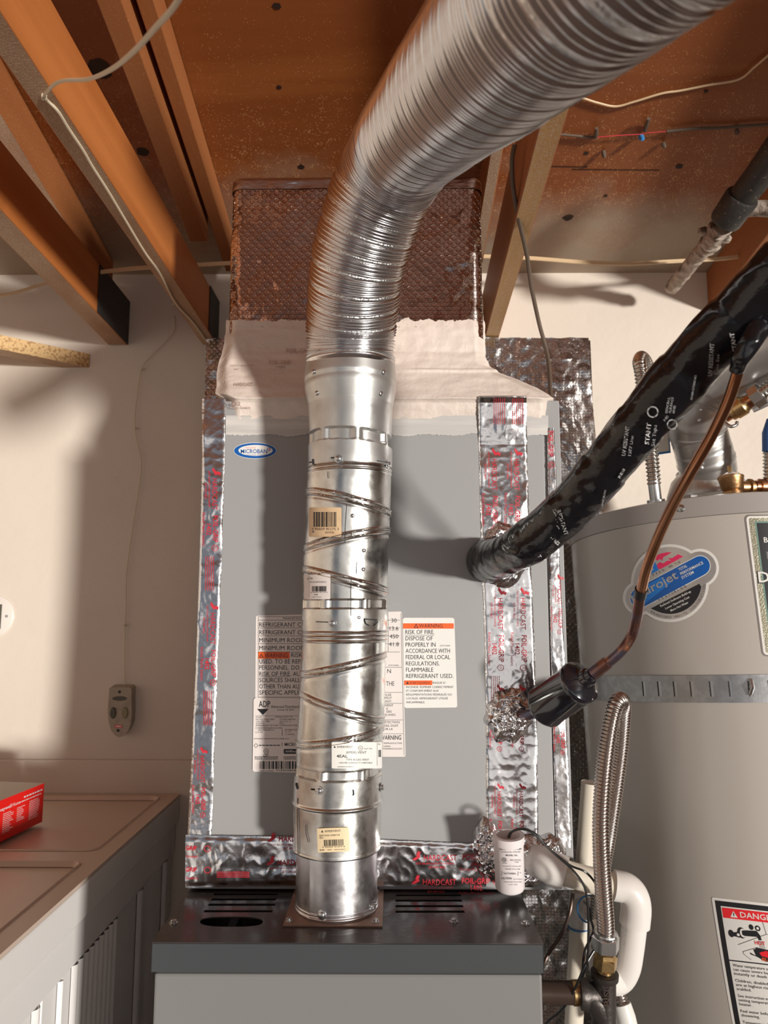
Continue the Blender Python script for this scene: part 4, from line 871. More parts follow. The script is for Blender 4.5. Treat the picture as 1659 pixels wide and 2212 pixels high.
pslot([(763, 1706), (764, 1716), (762, 1718)], con, 'dark', .0018); pslot([(640, 1692), (643, 1704)], con, 'dark', .003); pslot([(672, 1705), (680, 1706)], con, 'dark', .002)
pslot([(708, 1033), (707, 1018)], el2, 'dark', .0007); pslot([(749, 1090), (746, 1130), (745, 1172)], el2, 'dark', .0008, 'seam'); pslot([(772, 1173), (771, 1210), (770, 1240)], el2, 'dark', .0008, 'seam'); pslot([(759, 1250), (758, 1280), (758, 1330)], el2, 'dark', .0007, 'seam')
pslot([(660, 1782), (661, 1800), (666, 1820)], con, 'dark', .0009, 'scratch'); pslot([(643, 1724), (643, 1780), (644, 1845)], con, 'dark', .001, 'seam')
def pm(x, y, off): return onpipe(x, y, off + .0006)[0]
tfp = quad(5.143, 600, 920)
lb = Lab(pm, tfp, step=22, base=.0009); lb.dz = .0001
lb.rrect(345, 905, 708, 1232, 18, 'tan', 0); lb.bars(398, 956, 660, 1122, 'black', 2, 11, 26); lb.text("3 95029 41175 3", 378, 1158, 26, 'black', 300); lb.text('05/19/20', 526, 1194, 20, 'black', 100); lb.disc(393, 1176, 11, 'grey_ink', 2)
lb.build('barcode_sticker', el2, 'tan barcode sticker')
lb = Lab(pm, tfp, step=22, base=.0009); lb.dz = .0001
lb.rrect(292, 1650, 585, 1925, 12, 'labelw', 0); lb.rect(347, 1655, 349.5, 1905, 'black', 1); lb.text('4EAL', 356, 1704, 20, 'black', 36); lb.text('4 IN. ADJ. ELBOW B-VENT SLT', 354, 1742, 16, 'black', 186)
lb.bars(382, 1780, 540, 1840, 'black', 2, 5, 30); lb.text('0 95029 41174 3', 368, 1856, 12, 'black', 184); lb.greek(405, 1880, 445, 9); lb.text('MADE IN MEXICO', 386, 1906, 9, 'black', 100); lb.poly([(330, 1708), (335, 1680), (340, 1708)], 'black', 2)
lb.build('label', el2, 'white barcode label')
tf5 = quad(5.144, 580, 1580)
lb = Lab(pm, tf5, step=22, base=.0009); lb.dz = .0001
lb.rrect(702, 118, 1262, 412, 14, 'labelc', 0)
lb.poly([(722, 182), (728, 172), (735, 158), (742, 172), (750, 182)], 'black', 2); lb.text('AMERIVENT.', 760, 184, 24, 'black', 182); lb.ring(1022, 185, 27, 4, 'black'); lb.text('UL', 1008, 193, 18, 'black'); lb.text('Listed 7356', 1062, 198, 14, 'black', 90)
lb.text('AMERI-VENT', 862, 247, 28, 'black', 228); lb.text('4EAL', 757, 291, 32, 'black', 124, bold=True); lb.text('TYPE B-GAS VENT', 862, 325, 22, 'black', 256); lb.text('1 INCH MIN. CLEARANCE TO COMBUSTIBLES', 782, 357, 16, 'black', 372); lb.text('ASSEMBLED IN MEXICO', 765, 398, 11, 'black', 182)
lb.rect(1205, 122, 1208, 380, 'black', 1); lb.text('4EAL', 1216, 148, 14, 'black', 26); lb.bars(1222, 205, 1252, 285, 'black', 2, 9, 8)
lb.build('label', el1, 'large white label')
lb = Lab(pm, lambda x, y: tf5(x * 1.0, y), step=22, base=.0009); lb.dz = .0001
rr_ = math.radians(-2.2); lb.tf = lambda x, y: tf5(720 + (x - 720) * math.cos(rr_) - (y - 1200) * math.sin(rr_), 1200 + (x - 720) * math.sin(rr_) + (y - 1200) * math.cos(rr_))
lb.rrect(542, 1072, 900, 1340, 14, 'tan_pale', 0); lb.poly([(590, 1118), (600, 1092), (614, 1118)], 'black', 2); lb.text('AMERIVENT.', 628, 1118, 24, 'black', 186); lb.text('DRAFT HOOD CONNECTOR', 566, 1162, 18, 'black', 228); lb.text('4EDC', 566, 1186, 16, 'black', 48)
lb.bars(614, 1202, 832, 1272, 'black', 2, 21, 34); lb.text('0 95029 41679 6', 596, 1290, 16, 'black', 250); lb.greek(566, 1318, 622, 9, seed=3); lb.text('06/01', 652, 1320, 12, 'black', 46); lb.text('MADE IN MEXICO', 728, 1320, 11, 'black', 124)
lb.build('barcode_sticker', con, 'pale tan sticker')
# ================================================================== FLEXIBLE DUCT
flex = thing('flexible_duct', axp(790), 'large ribbed aluminium flexible duct curving up and out at the top right', 'flexible duct')
fd = [(756.5, 792, 191), (757, 760, 191), (759, 700, 193), (768, 600, 200), (784, 525, 205), (812, 440, 211), (845, 370, 218), (885, 305, 232), (935, 249, 262), (992, 189, 298), (1046, 136, 335), (1112, 68, 378), (1208, -29, 438), (1330, -147, 500), (1500, -300, 560), (1700, -460, 620)]
q = pxpath([(x, y, .118 * F / w_) for x, y, w_ in fd], 24); q[0] = axp(795)
PER = 6; PITCH = .0046; q = resample(q, PITCH / PER); rad = []; N_ = len(q)
mats_i = []
for i in range(N_):
    s_ = i / PER; k = s_ % 5.0
    if k < 4.0: rad.append(.0585 + .0016 * math.sin(2 * PI * s_) + .0004 * noise.noise(V((s_ * .7, 0, 0)))); mats_i.append(0)
    else: rad.append(.0575 + .0004 * math.sin(2 * PI * s_ * 1)); mats_i.append(1)
mb = MB(); mb.tube(q, rad, 84, cap=False, mfn=lambda i: mats_i[i])
# knead the skin a little and tilt the ribs like a helix
axis_ = q
for i in range(N_):
    for k in range(84):
        idx = i * 84 + k; p = V(mb.v[idx]); c = axis_[i]; dd = (p - c); kk = 1 + .012 * noise.noise(V((p.x * 9, p.y * 9, p.z * 9))) + .010 * noise.noise(V((p.x * 30, p.y * 30, p.z * 30)))
        j = min(N_ - 1, i + 1); tdir = (axis_[j] - axis_[max(0, j - 1)]).normalized()
        mb.v[idx] = tuple(c + dd * kk + tdir * (.0012 * noise.noise(p * 18)))
mb.build('ribbed_wall', ['alu', 'alu_seam'], flex, True, sharp=0)

# ================================================================== BLACK TAPED LINE SET + COPPER + DRIER
ls = thing('insulated_suction_line', PD(1062, 1208, 1.03), 'fat refrigerant line wrapped in glossy black printed tape, entering the casing at right', 'insulated pipe')
lsp = [(1052, 1212, 1.045), (1062, 1209, 1.005), (1076, 1205, .93), (1112, 1190, .86), (1165, 1155, .81), (1240, 1088, .77), (1310, 1005, .735), (1390, 908, .70), (1470, 815, .67), (1545, 733, .645), (1616, 662, .625), (1705, 572, .60), (1795, 476, .58)]
q = resample(pxpath(lsp, 16), .004); n = len(q); mb = MB(); rb = []
for i in range(n):
    s_ = i * .004; rb.append(.0243 + .0010 * smooth((i / n - .55) / .18) + .007 * smooth(1 - i / n * 5) + .0013 * (s_ / .06 % 1) + .0010 * noise.noise(V((s_ * 25, 0, 0))))
mb.tube(q, rb, 56)
for i in range(n):
    for k in range(56):
        idx = i * 56 + k; p = V(mb.v[idx]); c = q[i]; kk = 1 + .035 * noise.noise(p * 16) + .045 * (abs(noise.noise(p * 42)) - .25) + .015 * noise.noise(p * 110); mb.v[idx] = tuple(c + (p - c) * kk)
mb.build('tape_wrap', 'tape_black', ls, True, sharp=0)
def online(x, y, off=0):
    """nearest point of the line-set skin along the pixel ray"""
    d = ray(x, y).normalized(); best = None
    for c in q:
        t = c.dot(d); e = (c - d * t).length
        if best is None or e < best[0]: best = (e, t, c)
    e, t, c = best; R = .0290 + off; return d * (t - math.sqrt(max(0, R * R - e * e)))
mb = MB(); mb.tube(spline([PD(1640, 705, .61), PD(1618, 745, .607), PD(1600, 775, .61), PD(1591, 801, .618)], 8), [lerp(.0105, .0060, i_ / 24) for i_ in range(25)], 20); mb.v = [tuple(V(v) + V((1, 1, 1)) * .0016 * noise.noise(V(v) * 90)) for v in mb.v]; mb.build('tape_collar', 'tape_black', ls, True, sharp=0)
lb = Lab(lambda x, y, off: online(x, y, off))
tz = quad(3.687, 1250, 700); lb.tf = tz
lb.text('UV RESISTANT', 372, 1050, 30, 'print_grey', 235, ang=-82, bold=True); lb.text('1507 Line', 416, 1050, 24, 'print_grey', 160, ang=-82)
lb.text('STANT', 560, 960, 34, 'print_white', 170, ang=-84, bold=True); lb.text('Set Tape', 605, 975, 28, 'print_grey', 170, ang=-84)
lb.text('UV RESISTANT', 1062, 415, 34, 'print_grey', 260, ang=-86, bold=True); lb.text('Line Set', 1110, 400, 22, 'print_grey', 160, ang=-86)
lb.text('STANT', 1262, 215, 34, 'print_white', 150, ang=-100, bold=True); lb.text('Set Tape', 1318, 205, 26, 'print_grey', 160, ang=-80)
lb.text('CHARACTERISTICS', 905, 605, 15, 'print_grey', 200, ang=-80); lb.text('CHARACTERISTICS', 190, 1460, 13, 'print_grey', 140, ang=-78)
for t, x in (('GENERAL', 706), ('SURFACE', 735), ('60982', 763)): lb.text(t, x, 712, 18, 'print_grey', 130 if x < 760 else 62, ang=-80)
lb.ring(590, 700, 46, 10, 'print_grey'); lb.ring(745, 800, 42, 9, 'print_grey'); lb.text('FIED', 690, 775, 18, 'print_grey', 50, ang=-55)
lb.text('RESI', 330, 1230, 20, 'print_grey', 80, ang=-60, bold=True)
lb.tf = quad(3.318, 850, 700)
lb.text('UV RESISTANT', 870, 1580, 26, 'print_grey', 185, ang=76, bold=True); lb.text('RESISTANT', 1170, 1340, 28, 'print_grey', 185, ang=72, bold=True); lb.text('Set Tape', 1140, 1330, 22, 'print_grey', 150, ang=76)
lb.text('RESISTA', 955, 1530, 22, 'print_grey', 150, ang=74, bold=True); lb.text('UV RES', 1110, 1530, 24, 'print_white', 90, ang=40, bold=True); lb.text('ISTANT', 700, 1600, 20, 'print_grey', 110, ang=80); lb.text('NT', 1020, 1640, 22, 'print_white', 46, ang=60, bold=True)
lb.build('tape_print', ls, 'grey lettering printed on the tape')
lq = thing('copper_liquid_line', PD(1285, 1452, .905), 'bare copper tube dropping from the black taped line to the black filter drier', 'copper pipe')
cp = pxpath([(1612, 758, .615), (1596, 798, .62), (1572, 868, .64), (1535, 945, .67), (1492, 1020, .70), (1450, 1098, .74), (1420, 1165, .775), (1396, 1230, .81), (1382, 1290, .845)], 10)
mb = MB(); mb.tube(cp, [lerp(.0047, .0060, i / (len(cp) - 1)) for i in range(len(cp))], 20); mb.build('tube', 'copper', lq, True)
cp2 = pxpath([(1382, 1288, .844), (1376, 1330, .863), (1366, 1370, .885), (1345, 1403, .89), (1318, 1428, .897), (1284, 1452, .905)], 10)
mb = MB(); mb.tube(cp2, .0064, 20); mb.build('tube_end', 'copper_dark', lq, True, label='heat-darkened lower end')
mb = MB(); mb.tube([PD(1385.5, 1272, .835), PD(1382.5, 1288, .844)], .0072, 20); mb.build('tape_band', 'wire_dark', lq, True, label='band of black tape')
mb = MB(); mb.tube([PD(1312, 1431, .898), PD(1280, 1456, .906)], .0082, 20); mb.build('coupling', 'copper_dark', lq, True)
fdz = thing('filter_drier', PD(1225, 1497, .93), 'glossy black cylindrical filter drier in front of the foil tape', 'filter drier')
a = PD(1279, 1456, .903); b = PD(1163, 1537, .975); dr = (b - a); Ld = dr.length; ax_ = dr.normalized()
prof = [(0, .0075), (.006, .0085), (.0065, .011), (.013, .012), (.014, .016), (.019, .0235), (.0205, .0262), (.0215, .0275), (.025, .0285), (.0265, .0285), (.028, .0272), (.030, .027), (Ld - .020, .027), (Ld - .018, .0283), (Ld - .015, .0283), (Ld - .012, .0262), (Ld - .004, .018), (Ld, .009)]
mb = MB(); mb.lathe(a, ax_, prof, 48); mb.build('shell', 'gloss_black', fdz, True, sharp=50)
mb = MB(); mb.tube(spline([b - ax_ * .004, PD(1140, 1544, .99), PD(1118, 1541, 1.01), PD(1104, 1535, 1.045)], 8), .0068, 16); mb.build('inlet_tube', 'copper_dark', fdz, True)

# ================================================================== WATER HEATER
wh = thing('water_heater', (.6, 1.37, FZ), 'large beige-grey cylindrical water heater at the right', 'water heater')
TR = .25; TO = V((.597, 1.372, .157)); R3 = Matrix.Rotation(math.radians(-4.5), 3, 'X') @ Matrix.Rotation(math.radians(-1.3), 3, 'Y')
TD = (R3 @ V((0, 0, 1))).normalized(); TXv = (R3 @ V((1, 0, 0))); TYv = (R3 @ V((0, 1, 0)))
def tl(x, y, z): return TO + TXv * x + TYv * y + TD * z
def ontank(x, y, off=0.0):
    d = ray(x, y); R = TR + off; dp = d - TD * d.dot(TD); cp_ = -TO + TD * TO.dot(TD); A_ = dp.dot(dp); B_ = 2 * dp.dot(cp_); C_ = cp_.dot(cp_) - R * R
    return d * ((-B_ - math.sqrt(max(0, B_ * B_ - 4 * A_ * C_))) / (2 * A_))
mb = MB(); mb.lathe(TO, -TD, [(.032, TR), (1.30, TR), (1.75, TR)], 96); mb.build('jacket', 'tank', wh, True)
mb = MB(); mb.lathe(TO, -TD, [(-.001, .001), (-.001, TR - .010), (-.002, TR - .004), (0, TR + .0005), (.031, TR + .0016), (.0318, TR - .002)], 96, cap=False); mb.build('top_cap', 'cap', wh, True, sharp=30)
def wscrew(x, y): p = ontank(x, y, .0015); nn = (p - TO - TD * (p - TO).dot(TD)).normalized(); mb = MB(); mb.lathe(p, nn, [(0, .0062), (.001, .006), (.0022, .004)], 16); mb.lathe(p + nn * .002, nn, [(0, .0024), (.0022, .0018)], 6); mb.build('cap_screw', 'steel', wh, True)
wscrew(1471, 1098)
# strap
stp = thing('seismic_strap', ontank(1500, 1490), 'slotted galvanised strap around the water heater', 'strap')
pt = ontank(1560, 1458); pb = ontank(1560, 1518); za = (pt - TO).dot(TD); zb_ = (pb - TO).dot(TD)
zl1 = (ontank(1310, 1453) - TO).dot(TD); 
a0, a1 = -165, -15   # degrees around, -90 = towards camera
def sfn(u, v):
    a = math.radians(lerp(-200, 20, u)); r = TR + .0012; return tl(r * math.cos(a), r * math.sin(a), lerp(za, zb_, v))
slh = []
mbs = MB(); nseg = 220; slot_a = []
for sx in (1392, 1425, 1459, 1495, 1537, 1578, 1620, 1663):
    p = ontank(sx, 1486) - TO; slot_a.append(math.degrees(math.atan2(p.dot(TYv), p.dot(TXv))))
arcw = math.degrees(.0028 / TR)
angs = sorted([lerp(-200, 20, i / nseg) for i in range(nseg + 1)] + [a + s * arcw for a in slot_a for s in (-1, 1)])
def inslot(a): return any(abs(a - s) < arcw for s in slot_a)
levels = [0, .22, .78, 1]
for i in range(len(angs) - 1):
    am = (angs[i] + angs[i + 1]) / 2
    for j in range(3):
        if j == 1 and inslot(am): continue
        vs = [tl((TR + .0016) * math.cos(math.radians(a)), (TR + .0016) * math.sin(math.radians(a)), lerp(za, zb_, levels[jj])) for a, jj in ((angs[i], j + 1), (angs[i + 1], j + 1), (angs[i + 1], j), (angs[i], j))]
        mbs.add(vs, [(0, 1, 2, 3)])
mbs.build('band', 'strap', stp)
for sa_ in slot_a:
    for f0, f1, m_ in ((-1, -.35, 'iron'), (-.35, 1, 'zinc')):  # dark strip paints in the shade along one edge of each slot
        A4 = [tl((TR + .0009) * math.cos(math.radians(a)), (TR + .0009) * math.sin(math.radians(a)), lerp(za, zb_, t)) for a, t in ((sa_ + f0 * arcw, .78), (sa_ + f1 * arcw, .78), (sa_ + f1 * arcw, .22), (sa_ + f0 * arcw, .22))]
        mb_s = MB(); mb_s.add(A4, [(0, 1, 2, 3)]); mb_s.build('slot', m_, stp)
mb = MB(); p = ontank(1622, 1468, .002); q2_ = ontank(1620, 1500, .002); mb.tube([p, p.lerp(q2_, .5) - V((0, .006, 0)), q2_], .003, 10); mb.build('bolt', 'zinc', stp, True)
# round performance sticker
lb = Lab(ontank, quad(5.04, 1330, 1100), step=40, base=.0003); lb.dz = .00009
C1 = (590, 805, 425); C2 = (915, 640, 210); C3 = (265, 965, 188)
for (cx_, cy_, r_) in (C1, C2, C3): lb.disc(cx_, cy_, r_, 'labelc', 0, 48)
for (cx_, cy_, r_) in (C1, C2, C3): lb.disc(cx_, cy_, r_ - 30, 'silver', 1, 48)
rd = -28.1; ca, sa = math.cos(math.radians(rd)), math.sin(math.radians(rd))
def pil(half, ext, m, lay, x0=265, y0=965, x1=920, y1=616):
    pts = []
    for k in range(13): a = math.radians(rd - 90 + k * 15); pts.append((x1 + half * math.cos(a), y1 + half * math.sin(a)))
    for k in range(13): a = math.radians(rd + 90 + k * 15); pts.append((x0 + half * math.cos(a), y0 + half * math.sin(a)))
    lb.poly(pts, m, lay)
# flag piece above the pill
lb.poly([(440, 505), (500, 480), (560, 468), (610, 470), (560, 500), (520, 520), (505, 560), (480, 540), (455, 560), (430, 545)], 'pink', 3)
lb.poly([(560, 560), (600, 560), (610, 585), (480, 655), (455, 640), (450, 600), (480, 575), (520, 590)], 'pink', 3); lb.poly([(565, 535), (620, 530), (680, 490), (735, 515), (620, 580), (590, 575), (600, 555)], 'pink', 3)
lb.poly([(420, 560), (470, 660), (335, 735), (250, 760), (300, 640), (360, 580)], 'blue_light', 3); lb.disc(402, 655, 12, 'silver', 4, 5)
pil(114, 0, 'labelc', 3); pil(106, 0, 'blue', 4)
lb.poly([(180, 905), (500, 735), (600, 800), (260, 1075), (165, 1010)], 'blue_light', 5)
lb.text('hydrojet', 190, 1010, 92, 'silver', 560, ang=rd, lay=7, bold=True)
for t, x, y, w_ in (('TOTAL', 692, 672, 100), ('PERFORMANCE', 712, 718, 275), ('SYSTEM', 724, 762, 145)): lb.text(t, x, y, 30, 'labelc', w_, ang=rd + 1, lay=7, bold=True)
def sp(t, x0, y0, x1, y1, h, m):
    for i, ch in enumerate(t):
        if ch != ' ': f = i / (len(t) - 1); lb.text(ch, lerp(x0, x1, f), lerp(y0, y1, f), h, m, ang=rd, lay=7)
sp('EQUIPPED WITH', 270, 800, 688, 590, 22, 'black'); sp('FEATURING', 476, 998, 750, 858, 24, 'black')
pts = [(382, 1080)] + [(590 + 345 * math.cos(math.radians(a)), 795 + 345 * math.sin(math.radians(a))) for a in range(112, 2, -8)][0:] + [(910, 812)]
lb.poly([p for p in pts], 'black', 4)
for t, x, y, w_ in (('Reduced Sediment Build-up', 490, 1066, 370), ('Lower Operating Cost', 545, 1092, 290), ('More Hot Water', 602, 1116, 215)): lb.text(t, x, y, 24, 'labelc', w_, ang=rd + 2, lay=7, bold=True)
arc_text(lb, 'BRADFORD WHITE CORPORATION', 590, 800, 388, 122, 5, 27, 'silver_dark', 7, bottom=True)
lb.build('round_sticker', wh, 'silver and blue lobed sticker')
# dark panel sticker right
lb = Lab(ontank, lambda x, y: (1607 + x + .128 * y, 1112 - .01 * x + y), step=12, base=.0003); lb.dz = .00009
lb.rrect(0, 0, 260, 306, 10, 'silver_dark', 0); lb.rrect(4, 3, 256, 303, 8, 'labelc', 1); lb.rrect(9, 7, 251, 299, 5, 'gold', 2); lb.rect(21, 14, 240, 292, 'green', 3); lb.rect(25, 18, 236, 288, 'black', 4)
lb.text('BRADFORD WHITE', 36, 60, 11, 'labelc', 150, lay=6, bold=True); lb.rect(38, 80, 120, 96, 'grey_ink', 5); lb.text('DEFENDER', 12, 148, 26, 'black', 178, lay=7, bold=True); lb.text('DEFENDER', 14, 146, 23, 'labelc', 172, lay=8, bold=True)
lb.build('panel_sticker', wh, 'black panel sticker in a silver frame')
# danger label
lb = Lab(ontank, lambda x, y: (1537 + x + .150 * y + 0.00006 * y * y, 1938 + .115 * x + y), step=14, base=.0003); lb.dz = .00009
lb.rrect(0, 0, 190, 330, 4, 'labelc', 0); lb.frame(6, 6, 184, 322, 11, 'black', 1); lb.rect(19, 20, 172, 42, 'red', 2)
lb.poly([(35, 39), (43, 25), (51, 39)], 'labelc', 3); lb.rect(42, 29, 44, 36, 'black', 4); lb.text('DANGER', 57, 37, 12, 'labelc', 78, lay=4, bold=True)
# faucet pictogram
lb.disc(31, 75, 6, 'black', 3, ry=8); lb.disc(46, 76, 6, 'black', 3); lb.disc(46, 76, 3.2, 'labelc', 4); lb.poly([(33, 72), (42, 71), (42, 81), (33, 80)], 'black', 3)
lb.disc(54, 71, 9, 'black', 3, ry=12); lb.disc(57, 71, 6.5, 'labelc', 4, ry=9.5); lb.poly([(55, 66), (60, 65), (88, 63), (94, 72), (96, 82), (90, 83), (87, 76), (60, 77), (55, 75)], 'black', 5)
lb.disc(77, 56, 5, 'black', 3, ry=6); lb.disc(91, 57, 6, 'black', 3); lb.disc(91, 57, 3, 'labelc', 4)
lb.line(104, 42, 108, 68, .8, 'black', 3); lb.line(42, 98, 108, 68, .8, 'black', 3); lb.line(108, 68, 150, 72, .8, 'black', 3); lb.line(50, 112, 84, 99, .8, 'black', 3); lb.line(50, 112, 52, 118, .8, 'black', 3); lb.line(52, 118, 66, 128, .8, 'black', 3)
for k in range(6): lb.line(88 + k * 2.0, 84, 90 + k * 2.4, 112, .5, 'grey_ink', 3)
lb.text('HOT', 80, 93, 8, 'red', 22, lay=6, bold=True)
lb.poly([(66, 112), (78, 118), (74, 104), (78, 104), (84, 114), (82, 100), (86, 100), (90, 114), (108, 116), (103, 102), (108, 102), (124, 112), (130, 122), (120, 130), (96, 128), (80, 120), (66, 116)], 'black', 4); lb.poly([(86, 110), (104, 112), (103, 104), (112, 114), (108, 120), (90, 117)], 'red', 5); lb.text('BURN', 90, 127, 7, 'orange', 30, lay=6, bold=True)
lb.rect(17, 133, 172, 135.5, 'black', 2)
yy = 147
for grp in (('Water temperature over 125°F', 'can cause severe burns', 'instantly or death from scalds.'), ('Children, disabled and elderly', 'are at highest risk of being', 'scalded.'), ('See instruction manual before', 'setting temperature at water', 'heater.'), ('Feel water before bathing or', 'showering.'), ('Temperature limiting valves are', 'available, see manual.')):
    for t in grp: lb.text(t, 23, yy, 6.0, 'black', len(t) * 3.95, lay=3); yy += 9.0
    yy += 6
lb.build('danger_label', wh, 'white danger label with a red heading')
# draft hood + vent on top
hood = thing('water_heater_vent', tl(-.02, 0, .0), 'dull galvanised vent and draft hood rising from the water heater', 'vent')
hc = PD(1530, 1076, 1.40); mb = MB(); mb.lathe(hc, TD, [(-.004, .074), (0, .075), (.008, .074), (.035, .064), (.047, .053), (.052, .0535)], 48); mb.build('draft_hood', 'galv_dull', hood, True)
for sx in (-.05, 0, .05): 
    mb = MB(); c = hc + V((sx, -.055, -.018)); mb.box(c + V((-.006, -.001, -.006)), c + V((.006, .001, .016))); mb.build('hood_leg', 'zinc', hood)
vp = pxpath([(1530, 1022, 1.385), (1526, 1000, 1.38), (1516, 962, 1.37), (1506, 925, 1.36), (1507, 893, 1.34), (1522, 858, 1.32), (1552, 822, 1.29), (1600, 788, 1.26), (1670, 745, 1.22), (1760, 700, 1.18)], 14)
vq = resample(vp, .003); tot = len(vq); rv = []
for i in range(tot):
    s_ = i * .003; r = .051; 
    for b_ in (.022, .027, .085, .118, .175): r += .0018 * G(s_ - b_, .0022)
    if .05 < s_ < .085: r -= .0018 * (0.5 + .5 * math.sin(i * 3))
    if s_ > .19: r = .0525
    rv.append(r)
mb = MB(); mb.tube(vq, rv, 64); mb.build('vent_elbow_pipe', 'galv_dull', hood, True, sharp=50)
for x, y, d in ((1515, 1010, 1.33), (1544, 945, 1.31), (1515, 885, 1.285), (1511, 908, 1.29)):
    mb = MB(); c = PD(x, y, d); mb.lathe(c, -FW, [(0, .004), (.002, .0035), (.003, .001)], 10); mb.build('rivet', 'zinc', hood, True)
# water connections on top
nip = thing('water_connector', PD(1413, 1085, 1.36), 'corrugated stainless water connector looping up at the left of the water heater top', 'water connector')
a = PD(1417, 1082, 1.33); u_ = (PD(1412, 1040, 1.33) - a)
mb = MB(); mb.lathe(a - u_ * .1, u_, [(0, .016), (.006, .0155), (.0065, .0105), (.040, .0105)], 24); mb.build('nipple', 'zinc', nip, True)
qq, rr = corrugated(pxpath([(1413, 1046, 1.33), (1410, 1010, 1.33), (1405, 960, 1.34), (1398, 900, 1.35), (1390, 850, 1.36), (1384, 800, 1.37), (1381, 782, 1.385), (1386, 772, 1.42), (1398, 790, 1.45), (1408, 840, 1.46), (1425, 900, 1.47)], 10), .0112, .0016, .0072)
mb = MB(); mb.tube(qq, rr, 22); mb.build('corrugated_hose', 'corr_bright', nip, True, sharp=0)
tg = thing('hang_tag', PD(1435, 982, 1.40), 'blue-edged card hanging behind the black taped line', 'tag')
c0 = [PD(x, y, 1.42) for x, y in ((1405, 930), (1445, 930), (1449, 978), (1410, 984))]
mb = MB(); mb.add(c0 + [p + V((0, .001, 0)) for p in c0], [(0, 1, 2, 3), (7, 6, 5, 4), (0, 4, 5, 1), (1, 5, 6, 2), (2, 6, 7, 3), (3, 7, 4, 0)]); mb.build('card', 'primer', tg)
c1 = [p.lerp((c0[0] + c0[2]) / 2, .16) - V((0, .0008, 0)) for p in c0]; mb = MB(); mb.add(c1, [(0, 1, 2, 3)]); mb.build('card_face', 'labelc', tg)
val = thing('relief_valve', PD(1583, 1068, 1.28), 'cast bronze relief valve with a white cap on top of the water heater', 'valve')
b_ = PD(1583, 1069, 1.25); s1 = 1.27 / F
mb = MB(); mb.lathe(b_, TD, [(0, 20 * s1), (6 * s1, 20 * s1), (8 * s1, 17 * s1), (13 * s1, 21 * s1), (34 * s1, 25 * s1), (37 * s1, 26.5 * s1), (40 * s1, 26 * s1), (41 * s1, 22 * s1)], 36); mb.build('body', 'bronze', val, True)
mb = MB(); mb.lathe(b_ + TD * 40 * s1, TD, [(0, 23 * s1), (4 * s1, 18 * s1), (9 * s1, 8 * s1), (10 * s1, 2 * s1)], 30); mb.build('cap', 'pvc_white', val, True, label='white domed cap')
mb = MB(); mb.lathe(b_ + TD * 48 * s1, TD, [(0, 4 * s1), (4 * s1, 5 * s1), (15 * s1, 4.5 * s1), (16 * s1, 2 * s1)], 8); mb.build('stem', 'brass', val, True)
mb = MB(); mb.lathe(PD(1600, 1052, 1.27), V((1, .1, .01)), [(0, 13 * s1), (16 * s1, 13 * s1), (18 * s1, 18 * s1), (23 * s1, 18 * s1), (25 * s1, 14 * s1), (30 * s1, 14 * s1)], 28); mb.build('side_arm', 'bronze', val, True)
mb = MB(); mb.lathe(PD(1630, 1051, 1.27), V((1, .1, .01)), [(0, 13 * s1), (8 * s1, 13 * s1), (10 * s1, 17 * s1), (40 * s1, 17 * s1)], 28); mb.build('copper_adapter', 'copper', val, True)
br = thing('flexible_water_connector', PD(1659, 1040, 1.3), 'corrugated connector with a blue printed sleeve at the right edge above the valve', 'water connector')
qq, rr = corrugated([PD(1664, 1048, 1.27), PD(1663, 1010, 1.27), PD(1663, 972, 1.27)], .0105, .0014, .006); mb = MB(); mb.tube([V(p) for p in qq], rr, 20); mb.build('hose', 'corr_bright', br, True, sharp=0)
mb = MB(); mb.tube([PD(1663, 975, 1.27), PD(1662, 935, 1.27), PD(1664, 905, 1.27)], [.0122, .0118, .006], 20); mb.build('sleeve', 'bluetape', br, True, label='blue printed sleeve')
sv = thing('shutoff_connection', PD(1575, 895, 1.2), 'brass and copper soldered fitting on a hose at the right edge', 'pipe fitting')
A0 = PD(1566, 900, 1.25); B0 = PD(1672, 833, 1.20); dd = (B0 - A0); ux = dd.normalized(); LL = dd.length; s2 = 1.22 / F
for nm, mt, pr_ in (('copper_stub', 'copper', [(0, 14), (14, 14)]), ('coupling', 'brass', [(12, 16), (14, 19), (22, 19), (24, 22), (44, 22), (48, 18), (54, 17)]), ('copper_stub', 'copper', [(52, 16), (66, 16)]), ('hex_nut', 'zinc', [(64, 24), (66, 26), (86, 26), (88, 22)])):
    mb = MB(); mb.lathe(A0, ux, [(h * s2, r * s2) for h, r in pr_], 8 if nm == 'hex_nut' else 26); mb.build(nm, mt, sv, True)
qq, rr = corrugated([A0 + ux * 86 * s2, A0 + ux * 110 * s2, A0 + ux * 150 * s2], .012, .0016, .006); mb = MB(); mb.tube([V(p) for p in qq], rr, 20); mb.build('hose', 'corr_bright', sv, True, sharp=0)
mb = MB(); mb.tube(pxpath([(1560, 896, 1.23), (1566, 912, 1.22), (1578, 921, 1.21), (1590, 918, 1.21), (1592, 912, 1.215)], 8), .0028, 10); mb.build('lever', 'zinc', sv, True)
mb = MB(); mb.tube([PD(1626, 886, 1.26), PD(1700, 852, 1.24)], .005, 12); tag(mb.build('support_bar', 'galv_dull', None, True), 'thin grey metal bar behind the brass fitting at the right edge', 'bar')

